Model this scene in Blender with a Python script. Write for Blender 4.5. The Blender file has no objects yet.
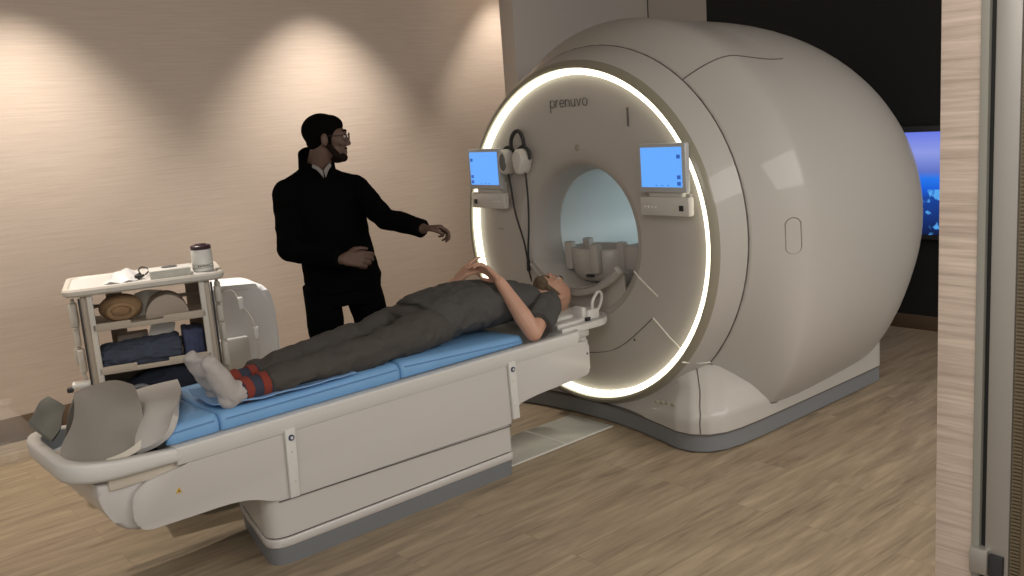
import bpy, bmesh, math, random
from math import sin, cos, pi, radians, sqrt, atan2
from mathutils import Vector as V, Matrix, noise
random.seed(7)
sc = bpy.context.scene
COL = sc.collection

# ---------------------------------------------------------------- materials
def mat(name, col, rough=.5, metal=0, spec=.5, emit=None, es=1, alpha=1, trans=0, coat=0, nscale=0, namp=0, bump=0, bscale=40, sheen=0, dark=None):
    m = bpy.data.materials.new(name); m.use_nodes = True
    n = m.node_tree.nodes; l = m.node_tree.links; b = n['Principled BSDF']
    b.inputs['Base Color'].default_value = (*col, 1); b.inputs['Roughness'].default_value = rough
    b.inputs['Metallic'].default_value = metal; b.inputs['Specular IOR Level'].default_value = spec
    b.inputs['Coat Weight'].default_value = coat; b.inputs['Coat Roughness'].default_value = .04
    b.inputs['Transmission Weight'].default_value = trans; b.inputs['Alpha'].default_value = alpha
    b.inputs['Sheen Weight'].default_value = sheen
    if emit: b.inputs['Emission Color'].default_value = (*emit, 1); b.inputs['Emission Strength'].default_value = es
    if namp or bump:
        tc = n.new('ShaderNodeTexCoord')
        if namp:
            t = n.new('ShaderNodeTexNoise'); t.inputs['Scale'].default_value = nscale; t.inputs['Detail'].default_value = 4
            l.new(tc.outputs['Object'], t.inputs['Vector'])
            mx = n.new('ShaderNodeMix'); mx.data_type = 'RGBA'
            d = dark or tuple(c * (1 - namp) for c in col); e = tuple(min(1, c * (1 + namp)) for c in col)
            mx.inputs[6].default_value = (*d, 1); mx.inputs[7].default_value = (*e, 1)
            l.new(t.outputs['Fac'], mx.inputs[0]); l.new(mx.outputs[2], b.inputs['Base Color'])
        if bump:
            t2 = n.new('ShaderNodeTexNoise'); t2.inputs['Scale'].default_value = bscale; t2.inputs['Detail'].default_value = 5
            l.new(tc.outputs['Object'], t2.inputs['Vector'])
            bp = n.new('ShaderNodeBump'); bp.inputs['Strength'].default_value = bump; bp.inputs['Distance'].default_value = .01
            l.new(t2.outputs['Fac'], bp.inputs['Height']); l.new(bp.outputs['Normal'], b.inputs['Normal'])
    return m

def wallpaper(name, scale=(1.8, 1.8, 60), c0=(.485, .405, .335), c1=(.60, .508, .428)):
    m = bpy.data.materials.new(name); m.use_nodes = True
    n = m.node_tree.nodes; l = m.node_tree.links; b = n['Principled BSDF']
    b.inputs['Roughness'].default_value = .75
    tc = n.new('ShaderNodeTexCoord'); mp = n.new('ShaderNodeMapping'); mp.inputs['Scale'].default_value = scale
    l.new(tc.outputs['Object'], mp.inputs['Vector'])
    a = n.new('ShaderNodeTexNoise'); a.inputs['Scale'].default_value = 1.6; a.inputs['Detail'].default_value = 6; a.inputs['Roughness'].default_value = .65
    l.new(mp.outputs[0], a.inputs['Vector'])
    r = n.new('ShaderNodeValToRGB'); r.color_ramp.elements[0].position = .25; r.color_ramp.elements[1].position = .7
    r.color_ramp.elements[0].color = (*c0, 1); r.color_ramp.elements[1].color = (*c1, 1)
    l.new(a.outputs['Fac'], r.inputs[0]); l.new(r.outputs[0], b.inputs['Base Color'])
    bp = n.new('ShaderNodeBump'); bp.inputs['Strength'].default_value = .10; bp.inputs['Distance'].default_value = .01
    l.new(a.outputs['Fac'], bp.inputs['Height']); l.new(bp.outputs[0], b.inputs['Normal'])
    return m

def planks(name):
    m = bpy.data.materials.new(name); m.use_nodes = True
    n = m.node_tree.nodes; l = m.node_tree.links; b = n['Principled BSDF']
    tc = n.new('ShaderNodeTexCoord')
    br = n.new('ShaderNodeTexBrick'); br.offset = .37; br.offset_frequency = 2
    br.inputs['Scale'].default_value = 1; br.inputs['Brick Width'].default_value = 1.22; br.inputs['Row Height'].default_value = .18
    br.inputs['Mortar Size'].default_value = .0012; br.inputs['Mortar Smooth'].default_value = .4; br.inputs['Bias'].default_value = 0
    br.inputs['Color1'].default_value = (.25, .25, .25, 1); br.inputs['Color2'].default_value = (.75, .75, .75, 1); br.inputs['Mortar'].default_value = (0.1, .1, .1, 1)
    l.new(tc.outputs['Object'], br.inputs['Vector'])
    # per plank shift of the grain
    add = n.new('ShaderNodeVectorMath'); add.operation = 'MULTIPLY_ADD'
    l.new(br.outputs['Color'], add.inputs[0]); add.inputs[1].default_value = (7, 3, 5); l.new(tc.outputs['Object'], add.inputs[2])
    mp = n.new('ShaderNodeMapping'); mp.inputs['Scale'].default_value = (1.1, 9, 1); l.new(add.outputs[0], mp.inputs['Vector'])
    g = n.new('ShaderNodeTexNoise'); g.inputs['Scale'].default_value = 2.2; g.inputs['Detail'].default_value = 8; g.inputs['Roughness'].default_value = .62; g.inputs['Distortion'].default_value = .6
    l.new(mp.outputs[0], g.inputs['Vector'])
    mp2 = n.new('ShaderNodeMapping'); mp2.inputs['Scale'].default_value = (3, 60, 1); l.new(add.outputs[0], mp2.inputs['Vector'])
    g2 = n.new('ShaderNodeTexNoise'); g2.inputs['Scale'].default_value = 2; g2.inputs['Detail'].default_value = 4; l.new(mp2.outputs[0], g2.inputs['Vector'])
    m1 = n.new('ShaderNodeMath'); m1.operation = 'MULTIPLY_ADD'; m1.inputs[1].default_value = .28
    l.new(g2.outputs['Fac'], m1.inputs[0]); l.new(g.outputs['Fac'], m1.inputs[2])
    m2 = n.new('ShaderNodeMath'); m2.operation = 'MULTIPLY_ADD'; m2.inputs[1].default_value = .10
    sx = n.new('ShaderNodeSeparateColor'); l.new(br.outputs['Color'], sx.inputs[0]); l.new(sx.outputs[0], m2.inputs[0]); l.new(m1.outputs[0], m2.inputs[2])
    r = n.new('ShaderNodeValToRGB'); e = r.color_ramp.elements
    e[0].position = .40; e[0].color = (.135, .098, .064, 1); e[1].position = 1.0; e[1].color = (.42, .335, .225, 1)
    x = e.new(.60); x.color = (.235, .182, .122, 1); x = e.new(.78); x.color = (.31, .245, .165, 1)
    l.new(m2.outputs[0], r.inputs[0])
    mm = n.new('ShaderNodeMix'); mm.data_type = 'RGBA'; mm.blend_type = 'MULTIPLY'; mm.inputs[7].default_value = (.75, .72, .7, 1)
    l.new(br.outputs['Fac'], mm.inputs[0]); l.new(r.outputs[0], mm.inputs[6]); l.new(mm.outputs[2], b.inputs['Base Color'])
    b.inputs['Roughness'].default_value = .42; b.inputs['Specular IOR Level'].default_value = .35
    bp = n.new('ShaderNodeBump'); bp.inputs['Strength'].default_value = .15; bp.inputs['Distance'].default_value = .004
    l.new(g2.outputs['Fac'], bp.inputs['Height']); l.new(bp.outputs[0], b.inputs['Normal'])
    return m

M = {}
M['shell'] = mat('gloss white shell', (.44, .42, .39), .48, spec=.3, coat=.3)
M['face'] = mat('satin face plastic', (.44, .412, .38), .45)
M['rim'] = mat('olive grey rim', (.27, .25, .19), .3, coat=.3)
M['seam'] = mat('dark seam', (.10, .09, .08), .7)
M['glintseam'] = mat('painted seam glint', (.78, .76, .68), .25)  # whitish colour paints the bright reflection and glow along the face seams
M['plinth'] = mat('grey plinth', (.17, .18, .19), .5)
M['ring'] = mat('light ring', (1, 1, .9), .5, emit=(1, .95, .72), es=2.3)
M['bore'] = mat('bore liner', (.66, .72, .72), .35)
M['borelight'] = mat('bore lamp strip', (1, 1, 1), .5, emit=(.85, .95, .95), es=3.2)
M['table'] = mat('table white plastic', (.53, .51, .49), .38, coat=.2)
M['table2'] = mat('table beige plastic', (.55, .50, .42), .4)
M['tablegrey'] = mat('tray grey blue liner', (.42, .47, .52), .5)
M['padblue'] = mat('blue vinyl mattress', (.175, .37, .64), .5, nscale=9, namp=.08, bump=.1, bscale=14)
M['padseam'] = mat('blue piping', (.10, .25, .50), .6)
M['padgrey'] = mat('pale grey cushion', (.46, .44, .42), .7, nscale=6, namp=.06)
M['sheetblue'] = mat('blue cotton sheet', (.20, .36, .62), .85, nscale=20, namp=.1, bump=.3, bscale=30)
M['blanket'] = mat('grey brown vinyl sheet', (.235, .215, .19), .55, nscale=5, namp=.08, bump=.15, bscale=25)
M['olive'] = mat('olive sheet', (.15, .15, .13), .7)
M['cream'] = mat('cream cloth edge', (.62, .58, .50), .8)
M['black'] = mat('black knit', (.0028, .0028, .003), 1.0, spec=.02, bump=.3, bscale=90)
M['trous'] = mat('black trousers', (.003, .003, .0035), 1.0, spec=.02)
M['shoe'] = mat('black shoe', (.01, .01, .01), .4)
M['skinD'] = mat('brown skin', (.090, .049, .034), .6, nscale=14, namp=.12)
M['skinL'] = mat('fair skin', (.52, .30, .21), .5, nscale=12, namp=.12)
M['hairD'] = mat('black hair', (.003, .0026, .0024), 1.0, spec=.05, bump=.6, bscale=160)
M['beardL'] = mat('grey brown beard', (.12, .09, .055), .9, nscale=60, namp=.4, bump=.8, bscale=160)
M['scrub'] = mat('dark grey scrub cloth', (.062, .060, .058), .85, nscale=8, namp=.12, bump=.3, bscale=60)
M['scrub2'] = mat('charcoal trouser cloth', (.058, .053, .047), .85, nscale=8, namp=.12, bump=.3, bscale=60)
M['sock'] = mat('grey shoe cover', (.40, .375, .36), .85, nscale=20, namp=.1, bump=.3, bscale=60)
M['sockred'] = mat('red sock', (.21, .035, .022), .95); M['socknavy'] = mat('navy sock band', (.03, .035, .06), .85)
M['white'] = mat('white cloth', (.7, .69, .66), .8)
M['cartp'] = mat('cart cream plastic', (.56, .53, .475), .45)
M['cartt'] = mat('cart white top', (.64, .635, .61), .4)
M['cartbeige'] = mat('cart beige inner', (.44, .38, .31), .6)
M['dark'] = mat('dark rubber', (.02, .02, .022), .6)
M['denim'] = mat('denim cloth', (.055, .068, .10), .9, nscale=22, namp=.35, bump=.5, bscale=60)
M['navy'] = mat('navy cloth', (.010, .014, .028), .9, nscale=12, namp=.3)
M['tan'] = mat('tan woven cover', (.30, .19, .10), .9, nscale=16, namp=.45, bump=.6, bscale=60)
M['taupe'] = mat('taupe foam', (.40, .34, .28), .9)
M['paper'] = mat('paper', (.75, .72, .65), .8)
M['foil'] = mat('foil pouch', (.75, .76, .75), .25, metal=.8, bump=.8, bscale=30)
M['tealbox'] = mat('teal tray', (.16, .30, .36), .5)
M['silverbox'] = mat('pale grey box', (.42, .42, .38), .5, nscale=30, namp=.15)
M['maroon'] = mat('dark maroon lid', (.035, .012, .02), .4)
M['label'] = mat('bottle label', (.66, .66, .62), .5)
M['ink'] = mat('dark ink', (.085, .085, .09), .6)
M['chrome'] = mat('brushed metal', (.42, .40, .37), .42, metal=.6)
M['metal2'] = mat('grey frame metal', (.27, .265, .23), .6)
M['brass'] = mat('bronze mesh', (.22, .18, .12), .45, metal=.6)
M['monitor'] = mat('monitor bezel', (.42, .43, .43), .4)
M['monbody'] = mat('monitor arm plastic', (.55, .53, .49), .4)
M['screen'] = mat('blue screen', (.02, .03, .05), .3, emit=(.125, .40, 1.0), es=1.0)
M['icon'] = mat('screen icon', (.02, .03, .05), .3, emit=(.02, .10, .42), es=1.0)
M['faint'] = mat('faint screen line', (.02, .03, .05), .3, emit=(.10, .32, .85), es=1.0)
M['lens'] = mat('glasses metal', (.03, .02, .02), .3)
M['eye'] = mat('eye white', (.5, .48, .45), .3); M['iris'] = mat('iris', (.02, .012, .01), .2)
M['yellow'] = mat('warning yellow', (.65, .42, .04), .5)
M['bluebtn'] = mat('blue button ring', (.03, .05, .12), .4)
M['bag'] = mat('clear plastic film', (.93, .92, .9), .12, alpha=.07, spec=.8, bump=.5, bscale=14)
M['bagw'] = mat('white plastic film', (.82, .83, .83), .3, alpha=.75, bump=.5, bscale=18)
M['base'] = mat('brown baseboard', (.115, .075, .048), .5)
M['darkwall'] = mat('black wall', (.006, .007, .006), .7)
M['panelwall'] = mat('warm white wall panel', (.50, .455, .41), .5)
M['ceil'] = mat('ceiling paint', (.45, .42, .38), .9)
M['wallp'] = wallpaper('horizontal grasscloth')
M['wallp2'] = wallpaper('striped laminate', (2.5, 2.5, 70), (.36, .28, .225), (.66, .55, .465))
M['floor'] = planks('wood vinyl planks')
M['lightwhite'] = mat('cool white plastic', (.82, .85, .88), .35)

def tilemat():
    m = mat('pale marbled tile', (.42, .42, .38), .3, nscale=7, namp=.22); return m
M['tile'] = tilemat(); M['grout'] = mat('grout line', (.62, .62, .58), .6)

def wallscreen():
    m = bpy.data.materials.new('beach video picture'); m.use_nodes = True
    n = m.node_tree.nodes; l = m.node_tree.links; b = n['Principled BSDF']; b.inputs['Base Color'].default_value = (0, 0, 0, 1)
    tc = n.new('ShaderNodeTexCoord'); s = n.new('ShaderNodeSeparateXYZ'); l.new(tc.outputs['Object'], s.inputs[0])
    r = n.new('ShaderNodeValToRGB'); e = r.color_ramp.elements
    mr = n.new('ShaderNodeMapRange'); mr.inputs[1].default_value = .68; mr.inputs[2].default_value = 1.36; l.new(s.outputs[2], mr.inputs[0]); l.new(mr.outputs[0], r.inputs[0])
    e[0].position = 0; e[0].color = (.005, .012, .06, 1); e[1].position = 1; e[1].color = (.16, .22, .85, 1)
    for p_, c in ((.36, (.01, .06, .35)), (.44, (.01, .12, .75)), (.55, (.02, .20, .90)), (.62, (.13, .19, .62)), (.8, (.30, .36, .85))):
        x = e.new(p_); x.color = (*c, 1)
    nz = n.new('ShaderNodeTexNoise'); nz.inputs['Scale'].default_value = 16; nz.inputs['Detail'].default_value = 6; l.new(tc.outputs['Object'], nz.inputs['Vector'])
    r2 = n.new('ShaderNodeValToRGB'); r2.color_ramp.elements[0].position = .52; r2.color_ramp.elements[1].position = .60
    l.new(nz.outputs['Fac'], r2.inputs[0])
    lt = n.new('ShaderNodeMath'); lt.operation = 'LESS_THAN'; lt.inputs[1].default_value = .98; l.new(s.outputs[2], lt.inputs[0])
    mu = n.new('ShaderNodeMath'); mu.operation = 'MULTIPLY'; l.new(lt.outputs[0], mu.inputs[0]); l.new(r2.outputs[0], mu.inputs[1])
    mx = n.new('ShaderNodeMix'); mx.data_type = 'RGBA'; mx.inputs[7].default_value = (.10, .42, .95, 1)
    l.new(mu.outputs[0], mx.inputs[0]); l.new(r.outputs[0], mx.inputs[6]); l.new(mx.outputs[2], b.inputs['Emission Color']); b.inputs['Emission Strength'].default_value = .9
    return m
M['video'] = wallscreen()

# ---------------------------------------------------------------- mesh helpers
def link(name, bm, m, parent=None, smooth=True, ang=35):
    me = bpy.data.meshes.new(name)
    bmesh.ops.recalc_face_normals(bm, faces=bm.faces[:])
    bm.to_mesh(me); bm.free(); me.materials.append(M[m] if isinstance(m, str) else m)
    o = bpy.data.objects.new(name, me); COL.objects.link(o)
    if smooth:
        for p in me.polygons: p.use_smooth = True
        me.set_sharp_from_angle(angle=radians(ang))
    if parent: o.parent = parent; o.matrix_parent_inverse = Matrix.Identity(4); o.matrix_basis = parent_inv(parent)
    return o
PINV = {}
def parent_inv(p):   # parts are modelled in world coordinates; thing empties sit at their base
    mw = Matrix.Translation(p.get('_loc', (0, 0, 0))) if False else world_of(p)
    return mw.inverted()
def world_of(p):
    m = p.matrix_basis.copy()
    q = p.parent
    while q: m = q.matrix_basis @ m; q = q.parent
    return m
def thing(name, label, cat, loc=(0, 0, 0), rz=0, group=None):
    o = bpy.data.objects.new(name, None); COL.objects.link(o); o.empty_display_size = .1
    o.matrix_basis = Matrix.Translation(loc) @ Matrix.Rotation(rz, 4, 'Z')
    o['label'] = label; o['category'] = cat
    if group: o['group'] = group
    return o
def tag(o, label, cat, group=None):
    o['label'] = label; o['category'] = cat
    if group: o['group'] = group
    return o
def struct(o): o['kind'] = 'structure'; return o
def xf(bm, m): bmesh.ops.transform(bm, matrix=m, verts=bm.verts[:]); return bm

def B(): return bmesh.new()
def loft(bm, rings, cap=True, close=True, capends=(True, True)):
    vs = [[bm.verts.new(p) for p in r] for r in rings]; n = len(rings[0])
    for a, b in zip(vs, vs[1:]):
        for i in range(n if close else n - 1):
            j = (i + 1) % n
            try: bm.faces.new((a[i], a[j], b[j], b[i]))
            except ValueError: pass
    if cap and capends[0]: bm.faces.new(vs[0][::-1])
    if cap and capends[1]: bm.faces.new(vs[-1])
    return vs
def box(bm, x0, x1, y0, y1, z0, z1, bev=0, seg=2, M4=None):
    t = bmesh.new(); vs = [t.verts.new((x, y, z)) for x in (x0, x1) for y in (y0, y1) for z in (z0, z1)]
    for f in ((0, 1, 3, 2), (4, 6, 7, 5), (0, 4, 5, 1), (2, 3, 7, 6), (0, 2, 6, 4), (1, 5, 7, 3)): t.faces.new([vs[i] for i in f])
    if bev: bmesh.ops.bevel(t, geom=t.edges[:], offset=bev, segments=seg, profile=.5, affect='EDGES')
    if M4: xf(t, M4)
    merge(bm, t); return bm
def merge(bm, t):
    mp = {v: bm.verts.new(v.co) for v in t.verts}
    for f in t.faces:
        try: bm.faces.new([mp[v] for v in f.verts])
        except ValueError: pass
    t.free()
def frame(d):
    d = d.normalized(); a = V((0, 0, 1)) if abs(d.z) < .95 else V((1, 0, 0))
    x = d.cross(a).normalized(); return x, d.cross(x).normalized()
def tube(bm, pts, r, n=10, closed=False, hemi=False, flat=None):
    pts = [V(p) for p in pts]; N = len(pts); R = r if isinstance(r, (list, tuple)) else [r] * N
    T = []
    for i in range(N):
        if closed: T.append((pts[(i + 1) % N] - pts[i - 1]).normalized())
        else: T.append((pts[min(i + 1, N - 1)] - pts[max(i - 1, 0)]).normalized())
    x, y = frame(T[0]); rings = []; fr = []
    for i in range(N):
        x = (x - T[i] * x.dot(T[i])).normalized(); y = T[i].cross(x); fr.append((x.copy(), y.copy()))
        rings.append([pts[i] + (x * cos(2 * pi * k / n) + y * sin(2 * pi * k / n)) * R[i] for k in range(n)])
    if closed: loft(bm, rings + [rings[0]], cap=False); bmesh.ops.remove_doubles(bm, verts=bm.verts[:], dist=1e-6); return bm
    if hemi:
        def end(i, s):
            o = []
            for a in (.35, .7, 1.0, 1.3):
                a = a
                c = pts[i] + T[i] * s * R[i] * sin(a); rr_ = max(R[i] * cos(a), R[i] * .12)
                o.append([c + (fr[i][0] * cos(2 * pi * k / n) + fr[i][1] * sin(2 * pi * k / n)) * rr_ for k in range(n)])
            return o
        rings = end(0, -1)[::-1] + rings + end(N - 1, 1)
    loft(bm, rings); return bm
def cap(bm, a, b, ra, rb, n=14): return tube(bm, [a, V(a).lerp(V(b), .5), b], [ra, (ra + rb) / 2, rb], n, hemi=True)
def ell(bm, c, r, R=None, u=20, v=12):
    t = bmesh.new(); bmesh.ops.create_uvsphere(t, u_segments=u, v_segments=v, radius=1)
    m = Matrix.Translation(c) @ (R.to_4x4() if R else Matrix.Identity(4)) @ Matrix.Diagonal((*r, 1)); xf(t, m); merge(bm, t); return bm
def smoothpts(P, k=6, closed=False):
    P = [V(p) for p in P]; out = []; N = len(P)
    for i in range(N if closed else N - 1):
        if closed: a, b, c, d = P[i - 1], P[i], P[(i + 1) % N], P[(i + 2) % N]
        else: a, b, c, d = P[max(i - 1, 0)], P[i], P[i + 1], P[min(i + 2, N - 1)]
        for s in range(k):
            t = s / k; out.append(.5 * ((2 * b) + (c - a) * t + (2 * a - 5 * b + 4 * c - d) * t * t + (3 * b - a - 3 * c + d) * t ** 3))
    if not closed: out.append(P[-1])
    return out
def rring(cx, cy, hx, hy, r, z, k=6):
    o = []
    for (sx, sy, a0) in ((1, 1, 0), (-1, 1, pi / 2), (-1, -1, pi), (1, -1, 3 * pi / 2)):
        for i in range(k + 1):
            a = a0 + pi / 2 * i / k; o.append(V((cx + sx * (hx - r) + r * cos(a), cy + sy * (hy - r) + r * sin(a), z)))
    return o
def ering(c, u, w, ru, rw, n=24, p=2.0):
    c = V(c); o = []
    for i in range(n):
        a = 2 * pi * i / n; ca, sa = cos(a), sin(a)
        o.append(c + V(u) * ru * math.copysign(abs(ca) ** (2 / p), ca) + V(w) * rw * math.copysign(abs(sa) ** (2 / p), sa))
    return o
def prism(bm, poly, ax, lo, hi, bev=0, seg=3):
    """poly of 2D points in the plane normal to ax, extruded from lo to hi"""
    f = {'y': lambda p, t: (p[0], t, p[1]), 'x': lambda p, t: (t, p[0], p[1]), 'z': lambda p, t: (p[0], p[1], t)}[ax]
    t = bmesh.new(); a = [t.verts.new(f(p, lo)) for p in poly]; b = [t.verts.new(f(p, hi)) for p in poly]; n = len(poly)
    t.faces.new(a[::-1]); t.faces.new(b)
    for i in range(n): t.faces.new((a[i], a[(i + 1) % n], b[(i + 1) % n], b[i]))
    if bev:
        es = [e for e in t.edges if (e.verts[0] in a) == (e.verts[1] in a)]
        bmesh.ops.bevel(t, geom=es, offset=bev, segments=seg, profile=.5, affect='EDGES')
    merge(bm, t); return bm
def fillet(poly, rs, k=5):
    out = []; n = len(poly)
    for i, p in enumerate(poly):
        r = rs[i] if isinstance(rs, (list, tuple)) else rs
        p = V((*p, 0)); a = V((*poly[i - 1], 0)); b = V((*poly[(i + 1) % n], 0))
        if r <= 0: out.append((p.x, p.y)); continue
        da = (a - p); db = (b - p); ra = min(r, da.length * .48); rb = min(r, db.length * .48)
        A = p + da.normalized() * ra; Bp = p + db.normalized() * rb
        for j in range(k + 1):
            t = j / k; q = A * (1 - t) ** 2 + p * 2 * t * (1 - t) + Bp * t * t; out.append((q.x, q.y))
    return out
def patch(bm, grid, k=5, thick=.008, wob=0, ws=9, seed=0):
    rows = [smoothpts(r, k) for r in grid]; cols = [smoothpts([r[i] for r in rows], k) for i in range(len(rows[0]))]
    W = len(cols); H = len(cols[0])
    P = [[cols[i][j] + (V(noise.noise_vector(cols[i][j] * ws + V((seed, 0, 0)))) * wob if wob else V((0, 0, 0))) for j in range(H)] for i in range(W)]
    def nrm(i, j):
        a = P[min(i + 1, W - 1)][j] - P[max(i - 1, 0)][j]; b = P[i][min(j + 1, H - 1)] - P[i][max(j - 1, 0)]
        c = a.cross(b); return c.normalized() if c.length > 1e-9 else V((0, 0, 1))
    t = bmesh.new(); N = [[nrm(i, j) for j in range(H)] for i in range(W)]
    A = [[t.verts.new(P[i][j] + N[i][j] * thick / 2) for j in range(H)] for i in range(W)]
    C_ = [[t.verts.new(P[i][j] - N[i][j] * thick / 2) for j in range(H)] for i in range(W)]
    for i in range(W - 1):
        for j in range(H - 1):
            t.faces.new((A[i][j], A[i + 1][j], A[i + 1][j + 1], A[i][j + 1])); t.faces.new((C_[i][j], C_[i][j + 1], C_[i + 1][j + 1], C_[i + 1][j]))
    for i in range(W - 1):
        for j in (0, H - 1): t.faces.new((A[i][j], A[i + 1][j], C_[i + 1][j], C_[i][j]))
    for j in range(H - 1):
        for i in (0, W - 1): t.faces.new((A[i][j], A[i][j + 1], C_[i][j + 1], C_[i][j]))
    merge(bm, t); return bm
def organic(name, bm, m, voxel=.006, it=3, parent=None, wr=None, ang=180):
    """fuse overlapping closed shapes into one continuous skin"""
    bmesh.ops.recalc_face_normals(bm, faces=bm.faces[:])
    me = bpy.data.meshes.new(name); bm.to_mesh(me); bm.free()
    o = bpy.data.objects.new(name, me); COL.objects.link(o)
    md = o.modifiers.new('r', 'REMESH'); md.mode = 'VOXEL'; md.voxel_size = voxel; md.use_smooth_shade = True
    if it: s = o.modifiers.new('s', 'SMOOTH'); s.iterations = it; s.factor = .5
    dg = bpy.context.evaluated_depsgraph_get(); dg.update()
    nm = bpy.data.meshes.new_from_object(o.evaluated_get(dg)); nm.name = name
    o.modifiers.clear(); o.data = nm; bpy.data.meshes.remove(me)
    if wr:
        amp, sc_, st = wr
        NV = [v.normal.copy() for v in nm.vertices]
        for v, vn in zip(nm.vertices, NV):
            q = V((v.co.x * sc_ * st[0], v.co.y * sc_ * st[1], v.co.z * sc_ * st[2]))
            d = noise.noise(q) * .65 + noise.noise(q * 2.1 + V((3, 1, 7))) * .35
            v.co += vn * (amp * (1 - abs(d) * 4) * .5)
    nm.materials.clear(); nm.materials.append(M[m] if isinstance(m, str) else m)
    for p in nm.polygons: p.use_smooth = True
    if parent: o.parent = parent; o.matrix_basis = parent_inv(parent)
    return o

# ---------------------------------------------------------------- camera
cam = bpy.data.cameras.new('camera'); co = bpy.data.objects.new('camera', cam); COL.objects.link(co); sc.camera = co
rv = V((0.74920517, -0.65835241, -0.07255151)); uv = V((0.1750013, 0.09111611, 0.980343)); fv = V((0.63880057, 0.74717465, -0.18347719))
mw = Matrix((rv, uv, -fv)).transposed().to_4x4(); mw.translation = V((-3.51141, -3.5248075, 1.68)); co.matrix_world = mw
cam.sensor_width = 36; cam.lens = 933.78 / 1024 * 36; cam.clip_start = .05

# ---------------------------------------------------------------- room
YW = 2.41; XB = 2.72; ZC = 3.14
struct(link('floor', box(B(), -6.5, XB + .1, -5.5, YW + .1, -.1, 0), 'floor'))
struct(link('wall_left', box(B(), -6.5, XB, YW, YW + .12, 0, ZC), 'wallp'))
b = B(); box(b, 1.215, XB, 1.765, 1.915, 0, ZC, .003)
struct(link('wall_fin', b, 'panelwall'))
b = B(); box(b, XB, XB + .12, 1.165, YW + .12, 0, ZC)
struct(link('wall_back', b, 'panelwall'))
struct(link('wall_back_dark', box(B(), XB, XB + .12, -5.5, 1.165, 0, ZC), 'darkwall'))
struct(link('ceiling', box(B(), -6.5, XB + .12, -5.5, YW + .12, ZC, ZC + .1), 'ceil'))
struct(link('baseboard_left', box(B(), -6.5, XB, YW - .012, YW, 0, .15, .003), 'base'))
struct(link('baseboard_back', box(B(), XB - .012, XB, -5.5, 1.6, 0, .10, .003), 'base'))
# joints of the wall panels
b = B(); box(b, XB - .004, XB, 1.755, 1.764, .1, ZC)
struct(link('trim_1', b, 'seam'))
# pale tile strip let into the floor below the table
b = B(); box(b, -1.3, -.05, -.215, .10, -.001, .004, .001)
struct(link('trim_2', b, 'tile'))
b = B()
for x in (-1.2, -.83, -.40): box(b, x, x + .014, -.215, .10, .0035, .0055)
box(b, -1.3, -.05, -.222, -.213, 0, .006)
struct(link('trim_3', b, 'grout'))

# wall screen on the dark wall
t = thing('wall_screen', 'wall screen glowing blue and purple on the black wall beyond the scanner', 'screen', (XB, 0.1, .6))
link('bezel', box(B(), XB - .05, XB - .002, -.80, 1.0, .64, 1.40, .008), 'dark', t)
link('screen', box(B(), XB - .056, XB - .049, -.77, .97, .675, 1.36), 'video', t)

# near doorway at the right: laminate wall end, metal frame, door leaf, gasket mesh
XP = -1.9
struct(link('wall_right', box(B(), XP, XP + .14, -2.856, -2.791, 0, ZC, .001), 'wallp2'))
d = bpy.data.objects.new('door_1', None); COL.objects.link(d); d.matrix_basis = Matrix.Translation((XP, -3.3, 0)); struct(d)
link('door_frame', box(B(), XP - .005, XP + .14, -2.871, -2.857, 0, ZC, .002), 'metal2', d)
link('door_gap', box(B(), XP + .004, XP + .13, -2.8795, -2.8715, 0, ZC), 'darkwall', d)
b = B(); box(b, XP - .005, XP + .06, -2.921, -2.880, 0, 2.6, .004); box(b, XP + .01, XP + .05, -3.85, -2.921, 0, 2.6, .004)
link('door_leaf', b, 'chrome', d)
b = B()
for i in range(330): box(b, XP - .004, XP + .004, -2.938, -2.923, .55 + i * .0065, .5535 + i * .0065)
box(b, XP + .000, XP + .012, -2.945, -2.921, .3, 2.6)
link('contact_strip', b, 'brass', d)
b = B(); box(b, XP - .016, XP + .01, -2.889, -2.858, .815, .862, .002)
link('latch_plate', b, 'chrome', d)
b = B(); box(b, XP - .012, XP + .02, -2.914, -2.890, .76, .856, .002); link('latch_block', b, 'dark', d)

# ---------------------------------------------------------------- scanner
sn = thing('mri_scanner', 'huge glossy white egg-shaped MRI scanner with glowing round light ring', 'scanner', (.8, 0, 0))
Nn = 96
def cring(x, r, zc, n=Nn, ry=None): return [V((x, (ry or r) * cos(2 * pi * i / n), zc + r * sin(2 * pi * i / n))) for i in range(n)]
ZR = 1.007
# bore: flare from the face into the tube
prof = []
for i in range(9):
    a = pi / 2 * i / 8; prof.append((.0 + .20 * (1 - cos(a)) , .435 - .082 * sin(a)))
b = B(); loft(b, [cring(.014, .847, ZR), cring(.010, .80, ZR), cring(-.004, .72, ZR)] + [cring(-.012 , r, ZR) for r in (.64, .56, .50, .45)] + [cring(x, r, ZR - .003) for x, r in prof], cap=False)
face = link('front_face', b, 'face', sn)
b = B(); loft(b, [cring(.2, .353, 1.004), cring(.2, .345, 1.004), cring(.9, .345, 1.0), cring(2.3, .345, 1.0), cring(2.3, .36, 1.0), cring(.2, .36, 1.0)], cap=False)
link('bore_tube', b, 'bore', sn)
b = B()
a0, a1 = radians(-12), radians(12)
for s in (0,):
    rr_ = []
    for x in (.5, 1.9):
        rr_.append([V((x, r * cos(a), 1.0 + r * sin(a))) for r, a in ((.344, pi - a0), (.344, pi - a1), (.338, pi - a1), (.338, pi - a0))])
    loft(b, rr_)
link('bore_lamp', b, 'borelight', sn)
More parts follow.
